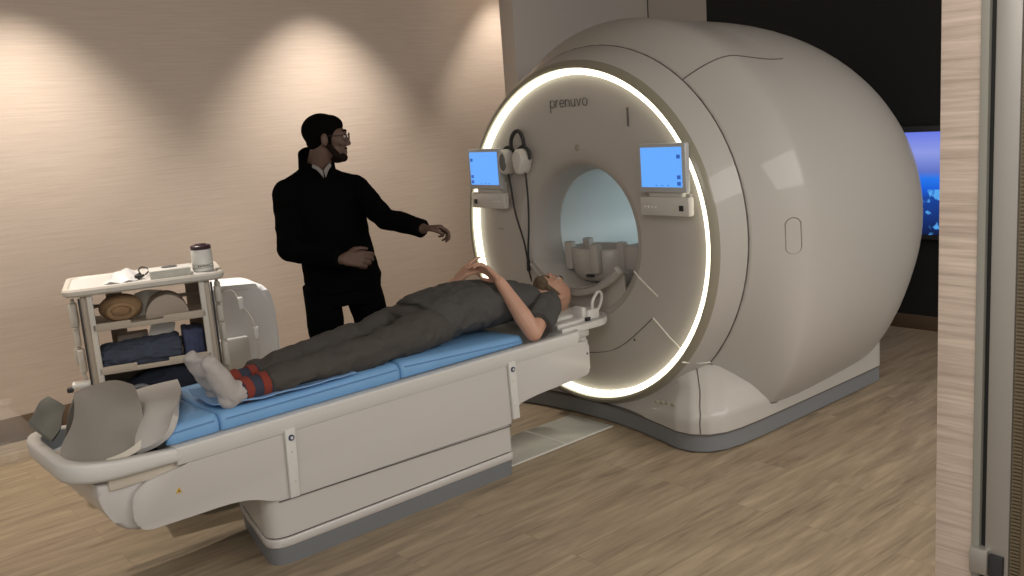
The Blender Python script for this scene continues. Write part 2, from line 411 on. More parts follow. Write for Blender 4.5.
# light ring and its rim
b = B(); loft(b, [cring(-.012, .847, ZR), cring(-.018, .851, ZR), cring(-.018, .874, ZR), cring(-.012, .878, ZR), cring(.02, .878, ZR), cring(.02, .847, ZR), cring(-.012, .847, ZR)], cap=False)
link('light_ring', b, 'ring', sn)
b = B(); loft(b, [cring(.02, .878, ZR), cring(-.026, .880, ZR), cring(-.032, .890, ZR), cring(-.022, .905, ZR + .001), cring(.0, .918, ZR + .003)], cap=False)
link('ring_rim', b, 'rim', sn)
b = B(); loft(b, [cring(.0, .918, ZR + .003), cring(.03, .934, ZR + .008), cring(.08, .951, ZR + .015), cring(.147, .966, 1.03), cring(.152, .955, 1.03)], cap=False)
link('front_shroud', b, 'shell', sn)
# egg body
x0, aB, aF, eN, Rm, zE, mP = .8514, 1.639, 1.66, 2.341, 1.1839, .9375, 2.0986
def egg(x):
    n_, a_ = (eN, aB) if x > x0 else (2.05, 1.60)
    r = Rm * max(0, 1 - (abs(x - x0) / a_) ** n_) ** (1 / mP)
    return r
def eggz(x):
    t = min(1, max(0, (x - .155) / .6)); t = t * t * (3 - 2 * t); return 1.03 + (zE - 1.03) * t
def eggr(x):
    t = min(1, max(0, (x - .155) / .28)); t = 1 - (1 - t) ** 2.2
    return .968 + (egg(x) - .968) * t if x < .435 else egg(x)
def sm(t): t = max(0, min(1, t)); return t * t * (3 - 2 * t)
def pfor(x):   # lower half of the shell flares out until it meets the base side
    zt = .140 + .055 * math.exp(-((x - .18) / .16)) + .055 * max(0, x - .5) ** 1.5
    r, zc = eggr(x), eggz(x); lo, hi = 2.0, 3.0
    for _ in range(24):
        m_ = (lo + hi) / 2
        if (min(.93, r * .999) / r) ** m_ + ((zc - zt) / r) ** m_ > 1: lo = m_
        else: hi = m_
    return 2 + (lo - 2) * (1 - sm((x - 1.2) / .5))
def eggp(x, a, lift=0):
    r = eggr(x) + lift; p_ = 2 + (pfor(x) - 2) * sm((x - .155) / .22)
    if sin(a) < 0: r = r / (abs(cos(a)) ** p_ + abs(sin(a)) ** p_) ** (1 / p_)
    return V((x, r * cos(a), eggz(x) + r * sin(a)))
b = B(); xs = [.157 + (.9 - .157) * i / 60 for i in range(61)] + [.9 + (2.43 - .9) * sin(pi / 2 * i / 30) for i in range(1, 31)]
R_ = [cring(.156, .950, 1.03)] + [[eggp(x, 2 * pi * i / Nn) for i in range(Nn)] for x in xs]
R_ += [cring(2.44, .40, 1.0), cring(2.42, .36, 1.0), cring(2.30, .35, 1.0)]
loft(b, R_, cap=False)
shell = link('outer_shell', b, 'shell', sn, ang=60)
# base with rounded footprint
def foot(z, ins=0, insx=0):
    P = []
    half = [(-.005, 0), (-.012, .2), (-.04, .40), (-.08, .58), (-.112, .70), (-.105, .79), (-.055, .862), (.02, .902), (.12, .920), (.27, .928), (.8, .932), (1.20, .932), (1.455, .93), (1.475, .91)]
    pts = [(x, -y) for x, y in half][::-1]
    pts = [(x, -y) for x, y in [(h[0], h[1]) for h in half][::-1]] + [(x, y) for x, y in half[1:]]
    for x, y in pts:
        k = max(0, 1 - max(0, x + .12) / .9)
        P.append(V((x + insx * (1 if x < 1 else 0), y * (1 - ins), z)))
    return P
def dense(P, step=.02):
    o = []
    for i in range(len(P)):
        a, c = P[i], P[(i + 1) % len(P)]; k = max(1, round((c - a).length / step))
        if i == len(P) - 1: k = 12
        o += [a.lerp(c, t / k) for t in range(k)]
    return o
def sm(t): t = max(0, min(1, t)); return t * t * (3 - 2 * t)
base_plan = dense([V(p) for p in foot(0)])
def cover(z):
    o = []
    for p in base_plan:
        x, y = p.x, p.y
        if x < .9:
            Y = (.93, .925, .87, .775, .66, .55, .42)
            q = max(0, min(5.999, (z - .10) / .0866)); iq = int(q); fy = (Y[iq] + (Y[iq + 1] - Y[iq]) * (q - iq)) / .93
            y *= 1 - (1 - fy) * sm((.75 - x) / .6)
            rho = sqrt(y * y + (z - ZR) ** 2)
            if x < .45:
                k = sm((rho - .905) / .13)
                w_ = 1 - sm((x - .0) / .45)
                x2 = x + w_ * .25 * sm((z - .14) / .36)
                x2 = x2 * k + max(x2, .012) * (1 - k)
                if rho < .90: x2 = max(x2, .05)
                x = max(x2, x)
        o.append(V((x, y, z)))
    return o
b = B(); loft(b, [cover(.095 + (.62 - .095) * i / 36) for i in range(37)])
link('base_cover', b, 'shell', sn, ang=50)
b = B(); loft(b, [foot(.008, .004, .004), foot(.092, .004, .004)]); loft(b, [foot(.0, .02, .02), foot(.02, .02, .02)])
link('plinth', b, 'plinth', sn, ang=40)
b = B(); loft(b, [foot(.09, -.001, -.001), foot(.097, -.001, -.001)]); link('base_seam', b, 'seam', sn, ang=40)
# seams
def sring(x, r, zc, a0, a1, n=60): return [(x, r * cos(a), zc + r * sin(a)) for a in [a0 + (a1 - a0) * i / n for i in range(n + 1)]]
b = B(); tube(b, sring(.153, .966, 1.03, 0, 2 * pi)[:-1], .0045, 6, closed=True); link('shell_seam', b, 'seam', sn)
def meridian(th, xa, xb, n=20, lift=0):
    return [eggp(x, th, lift) for x in [xa + (xb - xa) * i / n for i in range(n + 1)]]
th1 = atan2(.765, -.625); th2 = atan2(-.684, -.749)
b = B(); tube(b, meridian(th1, .157, .80), [.0035] * 21, 6); link('shell_seam', b, 'seam', sn)
b = B(); tube(b, meridian(th2, .157, .62), [.003] * 21, 6); link('shell_seam', b, 'seam', sn)
# seam from the ring to the shell seam, front service door outline
b = B(); P1 = V((-.01, -.677, .457)); tube(b, [V((-.014, -.502, .622)), V((-.004, -.60, .530)), V((.012, -.672, .462))], .0035, 6); link('face_seam', b, 'glintseam', sn)
b = B(); tube(b, [V((-.030, -.690, .424)), V((.02, -.702, .412)), V((.08, -.716, .399)), V((.150, -.722, .387))], .004, 6); link('face_seam', b, 'glintseam', sn)
b = B(); tube(b, smoothpts([(-.0125, .05, .372), (-.011, -.051, .375), (-.010, -.2, .408), (-.0125, -.31, .466), (-.0125, -.418, .55), (-.0125, -.502, .622)]), .0028, 6); link('face_seam', b, 'seam', sn)
b = B(); tube(b, [(-.006, -.385, .850), (-.0125, -.43, .815), (-.0125, -.54, .734)], [.004, .005, .004], 6); link('face_seam', b, 'glintseam', sn)
b = B(); box(b, -.017, -.008, -.402, -.396, 1.575, 1.667); link('microphone_slot', b, 'seam', sn)
b = B(); ell(b, (-.012, -.037, 1.478), (.008, .018, .018)); link('sensor_dot', b, 'rim', sn)
b = B(); ell(b, (-.012, -.37, .49), (.004, .007, .007)); link('screw', b, 'seam', sn)
b = B(); box(b, -.016, -.009, .60, .648, 1.02, 1.026); link('label_mark', b, 'rim', sn)
b = B()
for y, w in ((-.57, .012), (-.60, .018), (-.632, .014), (-.665, .02)): box(b, -.108 + (y + .57) * -.06, -.094, y - w, y, .215, .228)
link('label_mark', b, 'rim', sn)
# front base vertical seam at the corner
ix = min(range(len(base_plan)), key=lambda i: (base_plan[i] - V((-.085, -.825, 0))).length)
def outp(z): p = cover(z)[ix]; return p + V((-.6, -.8, 0)) * .0005
b = B(); tube(b, [outp(.10 + .29 * i / 16) for i in range(17)], .0032, 6); link('base_corner_seam', b, 'seam', sn)
# oval handle recess in the side
def oval(r, h, n=24):
    o = []
    for i in range(n):
        a = 2 * pi * i / n; o.append((cos(a) * r, sin(a) * r + (h if sin(a) > 0 else -h)))
    return o
b = B(); pts = []
for u, w in oval(.034, .052):
    x = .32 + u; zz = 1.02 + w; r = eggr(x); y = -sqrt(r * r - (zz - eggz(x)) ** 2) - .001; pts.append(V((x, y, zz)))
tube(b, pts, .0028, 6, closed=True); link('oval_hatch', b, 'rim', sn)
b = B(); ell(b, (.913, -.963 + .0, .2475), (.012, .004, .008)); link('screw', b, 'seam', sn)
# lettering on the face: thin single-stroke letters
def letters(word, x, yl, zb, xh, w, gap):
    G = {'p': [[(0, -.75), (0, 1)], 'o'], 'r': [[(0, 0), (0, 1)], [(0, .6), (.25, .93), (.6, 1.0)]],
         'e': [[(0.02, .5), (.98, .5)], 'c'], 'n': [[(0, 0), (0, 1)], [(0, .55), (.12, .88), (.45, 1.0), (.8, .85), (.9, .55), (.9, 0)]],
         'u': [[(0, 1), (0, .45), (.12, .12), (.45, 0), (.8, .15), (.9, .45)], [(.9, 1), (.9, 0)]], 'v': [[(0, 1), (.45, 0), (.9, 1)]], 'o': ['o']}
    bm = B(); cur = yl
    for ch in word:
        for s in G[ch]:
            if s == 'o': pp = [(.5 + .5 * cos(2 * pi * i / 20), .5 + .5 * sin(2 * pi * i / 20)) for i in range(21)]
            elif s == 'c': pp = [(.5 + .5 * cos(a), .5 + .5 * sin(a)) for a in [radians(0 + 315 * i / 20) for i in range(21)]]
            else: pp = s
            tube(bm, [(x, cur - a * w, zb + c * xh) for a, c in pp], .0023, 6)
        cur -= (w * (.62 if ch == 'r' else 1)) + gap
    return bm
link('lettering', letters('prenuvo', -.0135, .143, 1.692, .038, .0315, .0105), 'ink', sn)

# patient bridge: trough running through the bore, rounded lip in front
def arc(x, r, zc, a, n=24): return [V((x, r * sin(-a + 2 * a * i / n), zc - r * cos(-a + 2 * a * i / n))) for i in range(n + 1)]
b = B()
def trough(x, r, zc, a, th):
    i_ = arc(x, r, zc, a); o_ = arc(x, r + th, zc, a); return i_ + o_[::-1]
R_ = [trough(-.055, .425, 1.155, radians(47), .024), trough(-.070, .418, 1.155, radians(47), .038), trough(-.035, .408, 1.15, radians(47), .04), trough(.0, .395, 1.135, radians(46), .036), trough(.12, .345, 1.08, radians(42), .03), trough(.3, .315, 1.02, radians(44), .02), trough(2.2, .315, 1.02, radians(44), .02)]
loft(b, R_); link('patient_bridge', b, 'shell', sn, ang=50)
b = B(); R_ = []
for x, r1, z1, rb in ((.012, .430, 1.135, .430), (.06, .402, 1.107, .395), (.12, .374, 1.08, .372), (.22, .350, 1.047, .352), (2.2, .333, 1.02, .345)):
    up_ = arc(x, r1, z1, radians(44)); lo_ = [V((x, rb * sin(-a_ + 2 * a_ * i / 24), 1.004 - rb * cos(-a_ + 2 * a_ * i / 24))) for a_ in (radians(46),) for i in range(25)]
    R_.append(up_ + lo_[::-1])
loft(b, R_); link('bridge_support', b, 'face', sn, ang=50)
# monitors
def monitor(yc, side):
    mt = thing('display_monitor', ('blue touch screen monitor at the left edge of the scanner ring, beside the headphones' if yc > 0 else 'blue touch screen monitor at the right edge of the scanner ring'), 'monitor', (-.02, yc, 1.13), 0, None)
    link('bezel', box(B(), -.095, -.060, yc - .142, yc + .142, 1.262, 1.492, .007), 'monitor', mt)
    s = link('screen', box(B(), -.0975, -.094, yc - .122, yc + .122, 1.288, 1.474), 'screen', mt)
    iy = yc + .105 * side
    for z in (1.43, 1.335, 1.305): link('icon', box(B(), -.0995, -.097, iy - .010, iy + .010, z - .009, z + .009), 'icon', s)
    for k in range(3): link('icon', box(B(), -.0990, -.097, yc + .03 - k * .035 - .004, yc + .03 - k * .035 + .004, 1.294, 1.298), 'icon', s)
    b = B(); box(b, -.099, -.097, yc - .10, yc + .05, 1.452, 1.4535); link('screen_line', b, 'faint', s)
    b = B(); box(b, -.075, -.014, yc - .10 , yc + .10, 1.20, 1.30, .006); link('bracket', b, 'monbody', mt)
    pn = link('control_panel', box(B(), -.088, -.045, yc - .148, yc + .148, 1.150, 1.242, .010), 'monbody', mt)
    q = yc + side * .105
    b = B(); box(b, -.093, -.086, q - .012, q + .012, 1.176, 1.202, .002); link('stop_button', b, 'dark', pn)
    for k in range(4):
        b = B(); ell(b, (-.088, yc - side * (.05 + .022 * k), 1.192), (.004, .005 + .002 * (k == 2), .005 + .002 * (k == 2)), u=10, v=6); link('indicator', b, 'paper', pn)
    if side > 0: return
    b = B(); tube(b, [(-.075, yc + side * .13, 1.250), (-.075, yc + side * .150, 1.250)], .008, 10, hemi=True); link('hinge_knob', b, 'monbody', mt)
monitor(.64, 1); monitor(-.665, -1)

# headphones on a hook
hp = thing('headphones', 'grey and black headphones hanging on the scanner face beside the left monitor', 'headphones', (-.05, .47, 1.35))
def yz(pts, x): return [(x, y, z) for y, z in pts]
HS = Matrix.Translation((.02, -.070, 0))
b = B(); tube(b, smoothpts([(-.06, .525, 1.48), (-.06, .520, 1.535), (-.055, .497, 1.572), (-.05, .470, 1.582), (-.055, .443, 1.57), (-.06, .420, 1.53), (-.06, .418, 1.48)]), .011, 8); xf(b, HS); link('headband', b, 'dark', hp)
for y in (.538, .415):
    b = B(); tube(b, smoothpts([(-.07, y + .052, 1.425), (-.07, y + .042, 1.475), (-.07, y, 1.497), (-.07, y - .042, 1.475), (-.07, y - .052, 1.425)]), .009, 8); xf(b, HS); link('yoke', b, 'dark', hp)
    b = B(); R_ = []
    for x, s in ((-.13, .60), (-.125, .85), (-.11, .98), (-.06, 1), (-.045, .9)):
        R_.append([V((x, y + .045 * s * (1 if w > 0 else .8) * u, 1.415 + .072 * s * w)) for u, w in [(cos(2 * pi * i / 24), sin(2 * pi * i / 24)) for i in range(24)]])
    loft(b, R_); xf(b, HS); link('ear_cup', b, 'monbody', hp)
b = B(); ell(b, (-.125, .53, 1.415), (.012, .026, .050)); xf(b, HS); link('cushion', b, mat('grey ear cushion', (.13, .13, .12), .7), hp)
b = B(); tube(b, smoothpts([(-.09, .53, 1.36), (-.075, .53, 1.25), (-.07, .515, 1.12), (-.06, .47, .96), (-.05, .462, .84)]), .0055, 6); xf(b, HS); link('cable', b, 'dark', hp)
b = B(); tube(b, smoothpts([(-.09, .385, 1.355), (-.085, .385, 1.2), (-.08, .40, 1.05), (-.065, .435, .92), (-.05, .455, .84)]), .0055, 6); xf(b, HS); link('cable', b, 'dark', hp)
b = B(); tube(b, [(-.05, .458, .85), (-.05, .46, .80)], .011, 8, hemi=True); xf(b, HS); link('plug', b, 'dark', hp)
b = B(); tube(b, [(-.05, .461, .80), (-.03, .463, .73)], .005, 6); xf(b, HS); link('cable', b, 'dark', hp)

# head coil standing in the bore
hc = thing('head_coil', 'white open cup-shaped head coil standing in the mouth of the scanner bore', 'head coil', (.15, .0, .70))
b = B()
def cup(z, rx, ry, x=.20, y=.035): return [V((x + rx * cos(2 * pi * i / 40), y + ry * sin(2 * pi * i / 40), z)) for i in range(40)]
cups = [cup(.735, .07, .12), cup(.75, .11, .165), cup(.80, .13, .185), cup(.92, .135, .19), cup(.925, .13, .185), cup(.925, .115, .17), cup(.80, .11, .165), cup(.77, .09, .14)]
loft(b, cups); link('shell', b, 'shell', hc, ang=50)
for i, (x, y, h) in enumerate(((.11, .185, .955), (.07, -.05, .955), (.17, -.15, .962), (.26, .19, .955))):
    b = B(); box(b, x - .022, x + .022, y - .026, y + .026, .80, h, .008); link('post', b, 'shell', hc)
b = B(); box(b, .058, .085, -.02, .025, .775, .788, .003); link('slot', b, 'dark', hc)
b = B(); box(b, .16, .30, -.27, -.17, .79, .945, .014); link('side_block', b, 'shell', hc)
eq = thing('surface_coil', 'dark grey flat coil block lying deep inside the scanner bore', 'coil', (.55, -.05, .80))
b = B(); box(b, .40, .95, -.16, .10, .765, .88, .01); link('body', b, mat('mid grey coil', (.16, .18, .2), .5), eq)
link('connector', box(B(), .45, .58, -.14, -.04, .88, .915, .008), 'lightwhite', eq); link('connector', box(B(), .66, .8, -.1, .02, .88, .90, .008), 'lightwhite', eq)

# ---------------------------------------------------------------- patient table
tb = thing('patient_table', 'long white patient table on a grey-edged base, docked to the scanner', 'patient table', (-1.4, 0, 0))
# beam
ring_xz = fillet([(-2.66, .535), (-2.655, .45), (-2.585, .33), (-2.30, .322), (-2.08, .318), (-.83, .232), (-.80, .315), (-.66, .338), (-.27, .352), (-.255, .40), (-.255, .548)],
                 [0, .06, .07, .05, 0, 0, .09, .05, .03, .04, 0])
b = B(); prism(b, ring_xz, 'y', -.275, .275, .02); link('beam', b, 'table', tb, ang=40)
# raised side panel with rounded foot end
pz = fillet([(-2.555, .500), (-2.560, .36), (-2.52, .330), (-2.15, .326), (-2.02, .268), (-.815, .242), (-.80, .325), (-.66, .345), (-.275, .362), (-.275, .535), (-2.34, .535), (-2.36, .525)],
            [.13, .03, .03, .10, .05, .0, .09, .05, .03, .03, 0, .02])
for s, nm in ((-1, 'side_panel'), (1, 'side_panel')):
    b = B(); prism(b, pz, 'y', min(s * .272, s * .300), max(s * .272, s * .300), .008, 2); sp = link(nm, b, 'table', tb, ang=40)
b = B(); box(b, -2.62, -2.30, -.285, .285, .505, .552, .004); link('foot_rail', b, 'table2', tb)
b = B(); box(b, -2.66, -2.56, -.20, .20, .505, .555, .006); link('tray_bracket', b, 'table2', tb)
# lower skirt and plinth
BP = [(p[0], p[1]) for p in fillet([(-2.085, -.303), (-.812, -.303), (-.812, .303), (-1.95, .303)], [.10, .03, .03, .14], 8)]
def plan(z, ins=0):
    cx = -1.44; return [V((cx + (x - cx) * (1 - ins / .63), y * (1 - ins / .303), z)) for x, y in BP]
b = B(); loft(b, [plan(.118, .0045), plan(.20, .0045), plan(.30, .0045)])
link('skirt', b, 'table', tb, ang=40)
b = B(); loft(b, [plan(.074, .004), plan(.080, .0), plan(.104, .0), plan(.110, .004)]); link('skirt_lip', b, 'table', tb, ang=40)
b = B(); loft(b, [plan(0, .010), plan(.072, .006)]); link('plinth', b, 'plinth', tb, ang=40)
b = B(); loft(b, [plan(.109, .012), plan(.119, .012)]); link('skirt_seam', b, 'seam', tb, ang=40)
b = B(); tube(b, [(-2.02, -.3008, .266), (-.82, -.3008, .240)], .0028, 6); link('panel_seam', b, 'seam', tb)
# table top rails
def rail_sec(x, w=0):
    pts = [(-.285, .530), (-.3025, .532), (-.306, .540), (-.315, .574), (-.315, .592), (-.310, .598), (-.285, .600), (-.275, .596)]
    L = [V((x, y + w, z)) for y, z in pts]; Rr = [V((x, -y - w, z)) for y, z in pts][::-1]
    return L + Rr
b = B(); loft(b, [rail_sec(-2.385, .0), rail_sec(-2.37), rail_sec(-.36), rail_sec(-.33, .02), rail_sec(-.31, .06), rail_sec(-.302, .07)]); link('tabletop', b, 'cartt', tb, ang=22)
# head end plate with rounded nose
hp_poly = fillet([(-.42, -.265), (-.09, -.262), (.0, -.17), (.0, .17), (-.09, .262), (-.42, .265)], [0, .08, .08, .08, .08, 0])
b = B(); prism(b, hp_poly, 'z', .578, .612, .008, 2); link('head_plate', b, 'cartt', tb, ang=40)
b = B(); box(b, -.34, -.215, -.25, .25, .54, .585, .01); link('head_block', b, 'table', tb)
b = B(); box(b, -.36, -.25, -.269, -.262, .505, .530, .003); link('latch_slot', b, 'table2', tb)
b = B(); ell(b, (-.29, -.3005, .47), (.006, .003, .006)); link('screw', b, 'seam', tb)
# foot tray
def tr(z, ins, tilt=1):
    r = .165 - ins * .6; x0t, x1t, h = -2.752 + ins, -2.372, .314 - ins
    pp = fillet([(x1t, h), (x0t, h), (x0t, -h), (x1t, -h)], [.004, r, r, .004], 9)
    return [V((x, y, z + tilt * .030 * sm((-2.40 - x) / .34))) for x, y in pp]
b = B()
loft(b, [tr(.540, .03, .2), tr(.546, .010, .2), tr(.556, .002, .4), tr(.585, .0), tr(.593, .004), tr(.595, .012), tr(.595, .038), tr(.588, .044)], capends=(True, False)); link('foot_tray', b, 'cartt', tb, ang=50)
b = B(); loft(b, [tr(.590, .042), tr(.570, .048, .8), tr(.552, .060, .0)], capends=(False, True)); link('tray_liner', b, 'tablegrey', tb, ang=50)
# accessory straps
for x, xb_ in ((-1.945, -1.955), (-.80, -.795)):
    b = B(); prism(b, [(x - .022, .545), (x + .022, .545), (xb_ + .02, .27), (xb_ - .02, .27)], 'y', -.316, -.3005, .004, 2); s = link('side_strap', b, 'cartt', tb, ang=40)
    b = B(); tube(b, [(x, -.314, .512), (x, -.321, .512)], .012, 16); link('button', b, 'bluebtn', s)
    b = B(); tube(b, [(x, -.321, .512), (x, -.323, .512)], .006, 12); link('button_centre', b, 'cartt', s)
    for z in (.455, .335): b = B(); tube(b, [(x - .004, -.314, z), (x - .004, -.318, z)], .004, 8); link('rivet', b, 'table2', s)
b = B(); prism(b, [(-2.405, .432), (-2.383, .432), (-2.394, .452)], 'y', -.3030, -.3002); link('warning_triangle', b, 'yellow', tb)
b = B(); prism(b, [(-2.398, .436), (-2.390, .436), (-2.394, .445)], 'y', -.3038, -.3028); link('warning_mark', b, 'ink', tb)

# mattresses
def mattress(x0_, x1_, z0, zt0, zt1, label, w=.262):
    t_ = thing('mattress', label, 'mattress', ((x0_ + x1_) / 2, 0, z0), 0, None)
    b = B(); r = .028
    secs = []
    for x, sh in ((x0_, .010), (x0_ + .008, .003), (x0_ + .025, 0), ((2 * x0_ + x1_) / 3, 0), ((x0_ + 2 * x1_) / 3, -.0), (x1_ - .025, 0), (x1_ - .008, .003), (x1_, .010)):
        f = (x - x0_) / (x1_ - x0_); zt = zt0 + (zt1 - zt0) * f - sh; ww = w - sh
        P = []
        for (y, z) in ((-ww + .004, z0), (-ww, z0 + .01), (-ww, zt - r), (-ww + r * .3, zt - r * .3), (-ww + r, zt), (-ww * .4, zt - .006), (ww * .4, zt - .006), (ww - r, zt), (ww - r * .3, zt - r * .3), (ww, zt - r), (ww, z0 + .01), (ww - .004, z0)): P.append(V((x, y, z)))
        secs.append(P)
    loft(b, secs); link('cover', b, 'padblue', t_, ang=50)
    b = B(); tube(b, [(x0_ + .02, -w - .001, zt0 - .024), (x1_ - .02, -w - .001, zt1 - .024)], .003, 6); link('piping', b, 'padseam', t_)
mattress(-2.395, -2.195, .598, .664, .668, 'short blue mattress block under the feet of the lying man')
mattress(-2.190, -1.380, .598, .664, .668, 'long middle blue mattress section under the legs of the lying man')
mattress(-1.375, -.670, .600, .672, .640, 'blue mattress section under the back of the lying man')
hd = thing('head_cushion', 'thin white cushion under the bald head of the lying man', 'cushion', (-.28, 0, .6))
b = B(); box(b, -.44, -.12, -.16, .16, .612, .645, .014, 3); link('cover', b, 'white', hd)
# connector with loop handle
cn = thing('coil_connector', 'white coil connector with a loop handle at the head end of the table', 'connector', (-.15, -.17, .612))
b = B(); box(b, -.235, -.205, -.225, -.155, .612, .685, .006); box(b, -.205, -.115, -.235, -.15, .612, .665, .012); box(b, -.16, -.10, -.19, -.12, .612, .655, .01); link('plug_body', b, 'cartt', cn)
b = B(); tube(b, smoothpts([(-.150, -.215, .655), (-.155, -.222, .70), (-.13, -.225, .735), (-.10, -.22, .745), (-.072, -.21, .725), (-.07, -.20, .68), (-.09, -.195, .645)]), .008, 8); link('loop_handle', b, 'cartt', cn)
b = B(); box(b, -.22, -.19, -.24, -.225, .613, .632, .003); link('contact', b, 'dark', cn)
cb = tag(link('coil_baseplate', (lambda b: (box(b, -.42, -.23, -.235, -.165, .6125, .632, .006), b)[1])(B()), 'cartt'), 'flat white coil plate beside the bald head on the table end', 'coil')

# ---------------------------------------------------------------- things in the foot tray
b = B()
G = [[(-2.715, -.12, .612), (-2.63, -.225, .592), (-2.52, -.235, .600), (-2.440, -.17, .615)],
     [(-2.690, -.07, .650), (-2.615, -.165, .640), (-2.53, -.18, .660), (-2.425, -.14, .675)],
     [(-2.635, -.03, .705), (-2.59, -.09, .715), (-2.51, -.11, .745), (-2.415, -.09, .745)],
     [(-2.600, .02, .785), (-2.55, .0, .800), (-2.47, -.01, .796), (-2.405, -.01, .775)],
     [(-2.585, .06, .78), (-2.54, .06, .792), (-2.46, .06, .788), (-2.41, .05, .765)],
     [(-2.61, .12, .70), (-2.55, .11, .70), (-2.47, .12, .70), (-2.42, .11, .69)],
     [(-2.63, .16, .60), (-2.55, .16, .60), (-2.47, .17, .60), (-2.43, .16, .60)]]
patch(b, G, 6, .010, .012, 7)
tag(link('folded_sheet', b, 'blanket', ang=60), 'grey-brown folded sheet standing like a tent in the foot tray of the table', 'sheet')
b = B()
G = [[(-2.745, .10, .715), (-2.725, .07, .67), (-2.70, .03, .645)], [(-2.70, .17, .745), (-2.68, .12, .70), (-2.655, .07, .67)], [(-2.65, .20, .76), (-2.63, .16, .74), (-2.615, .14, .72)]]
patch(b, G, 6, .014, .008, 12, 4)
tag(link('folded_cloth', b, 'olive', ang=60), 'dark olive crumpled cloth tucked behind the grey sheet in the foot tray', 'cloth')
b = B()
G = [[(-2.62, -.245, .598), (-2.54, -.255, .600), (-2.47, -.235, .615), (-2.395, -.19, .665)], [(-2.60, -.235, .606), (-2.53, -.235, .616), (-2.45, -.20, .640), (-2.385, -.15, .69)]]
patch(b, G, 6, .006, .002, 9, 2)
tag(link('cream_strap', b, 'cream', ang=60), 'pale cream cloth edge curving out from under the grey folded sheet', 'cloth')
b = B()
G = [[(-2.500, -.235, .600), (-2.44, -.255, .612), (-2.385, -.268, .648), (-2.345, -.245, .694)],
     [(-2.470, -.12, .640), (-2.40, -.12, .696), (-2.34, -.12, .702), (-2.285, -.12, .702)],
     [(-2.44, .03, .665), (-2.37, .03, .698), (-2.29, .03, .703), (-2.215, .03, .702)],
     [(-2.43, .20, .665), (-2.35, .20, .698), (-2.26, .20, .703), (-2.16, .20, .702)]]
patch(b, G, 5, .022, .004, 7, 5)
tag(link('grey_blanket', b, 'padgrey', ang=60), 'pale grey blanket corner lying over the end of the short blue mattress block', 'blanket')

# ---------------------------------------------------------------- people
def hand(bm, w, d, n, s=1.0, side=1, curl=(.3, .35, .4, .45), thumb=.6, spread=.10, curl2=None):
    """w wrist, d direction of fingers, n palm normal (fingers curl towards n), side: thumb at side*(d x n)"""
    w = V(w); d = V(d).normalized(); n = V(n); n = (n - d * n.dot(d)).normalized(); t = d.cross(n) * side
    L = [.082, .086, .082, .075]; SG = [(.042, .025, .020), (.046, .029, .021), (.043, .027, .020), (.033, .020, .018)]
    off = [.030, .0105, -.0095, -.028]
    for i in range(4):
        kn = w + d * L[i] * s + t * off[i] * s
        cap(bm, w + d * .008 * s + t * off[i] * .55 * s, kn, .0145 * s, .0115 * s, 10)
        a = 0; p = kn; dd = (d + t * spread * (1.5 - i)).normalized()
        c = curl[i]; cc = (curl2 or curl)[i]
        for j, l_ in enumerate(SG[i]):
            a += (c if j == 0 else cc * 1.15)
            v = dd * cos(a) + n * sin(a); q = p + v * l_ * s
            cap(bm, p, q, (.0095 - .0010 * j) * s, (.0085 - .0010 * j) * s, 10); p = q
    p = w + d * .018 * s + t * .020 * s
    v = (d * .75 + t * .75 + n * .25).normalized(); q = p + v * .040 * s; cap(bm, p, q, .0155 * s, .0120 * s, 10)
    v2 = (d * .95 + t * (.75 - thumb) + n * thumb * .7).normalized(); r_ = q + v2 * .031 * s; cap(bm, q, r_, .0108 * s, .0098 * s, 10)
    v3 = (d * 1.0 + t * (.5 - thumb) + n * thumb * .9).normalized(); cap(bm, r_, r_ + v3 * .024 * s, .0096 * s, .0080 * s, 10)
def head(bm, c, R, s=1.0):
    """R columns: x right-left, y face direction, z up"""
    def P(x, y, z): return V(c) + R @ V((x, y, z)) * s
    def E(x, y, z, a, b_, d_): ell(bm, P(x, y, z), (a * s, b_ * s, d_ * s), R)
    E(0, -.018, .035, .076, .094, .080); E(0, .030, .005, .066, .066, .072); E(0, .034, -.045, .056, .056, .062)
    E(0, .050, -.082, .040, .042, .030); E(0, .080, -.092, .019, .018, .017)
    cap(bm, P(0, .090, .014), P(0, .105, -.024), .008 * s, .0115 * s); E(-.012, .096, -.030, .009, .010, .008); E(.012, .096, -.030, .009, .010, .008)
    cap(bm, P(-.036, .078, .030), P(-.010, .090, .028), .010 * s, .009 * s); cap(bm, P(.036, .078, .030), P(.010, .090, .028), .010 * s, .009 * s)
    E(-.040, .066, -.018, .020, .020, .018); E(.040, .066, -.018, .020, .020, .018)
    cap(bm, P(-.017, .089, -.056), P(.017, .089, -.056), .0075 * s, .0075 * s); cap(bm, P(-.015, .088, -.068), P(.015, .088, -.068), .0085 * s, .0085 * s)
    for q in (-1, 1):
        Re = R @ Matrix.Rotation(q * .35, 3, 'Z'); ell(bm, P(q * .077, -.010, -.004), (.009 * s, .019 * s, .031 * s), Re)
    return P
def faceparts(P, R, root, s=1.0, brow='hairD'):
    for q in (-1, 1):
        b = B(); ell(b, P(q * .029, .0835, .010), (.0125 * s, .0105 * s, .0085 * s), R); e = link('eye', b, 'eye', root)
        b = B(); ell(b, P(q * .029, .0925, .010), (.0058 * s, .0030 * s, .0058 * s), R, 10, 6); link('iris', b, 'iris', e)
        b = B(); tube(b, [P(q * .048, .080, .034), P(q * .030, .0915, .041), P(q * .012, .0965, .036)], [.0025 * s, .0036 * s, .0032 * s], 6); link('eyebrow', b, brow, root)

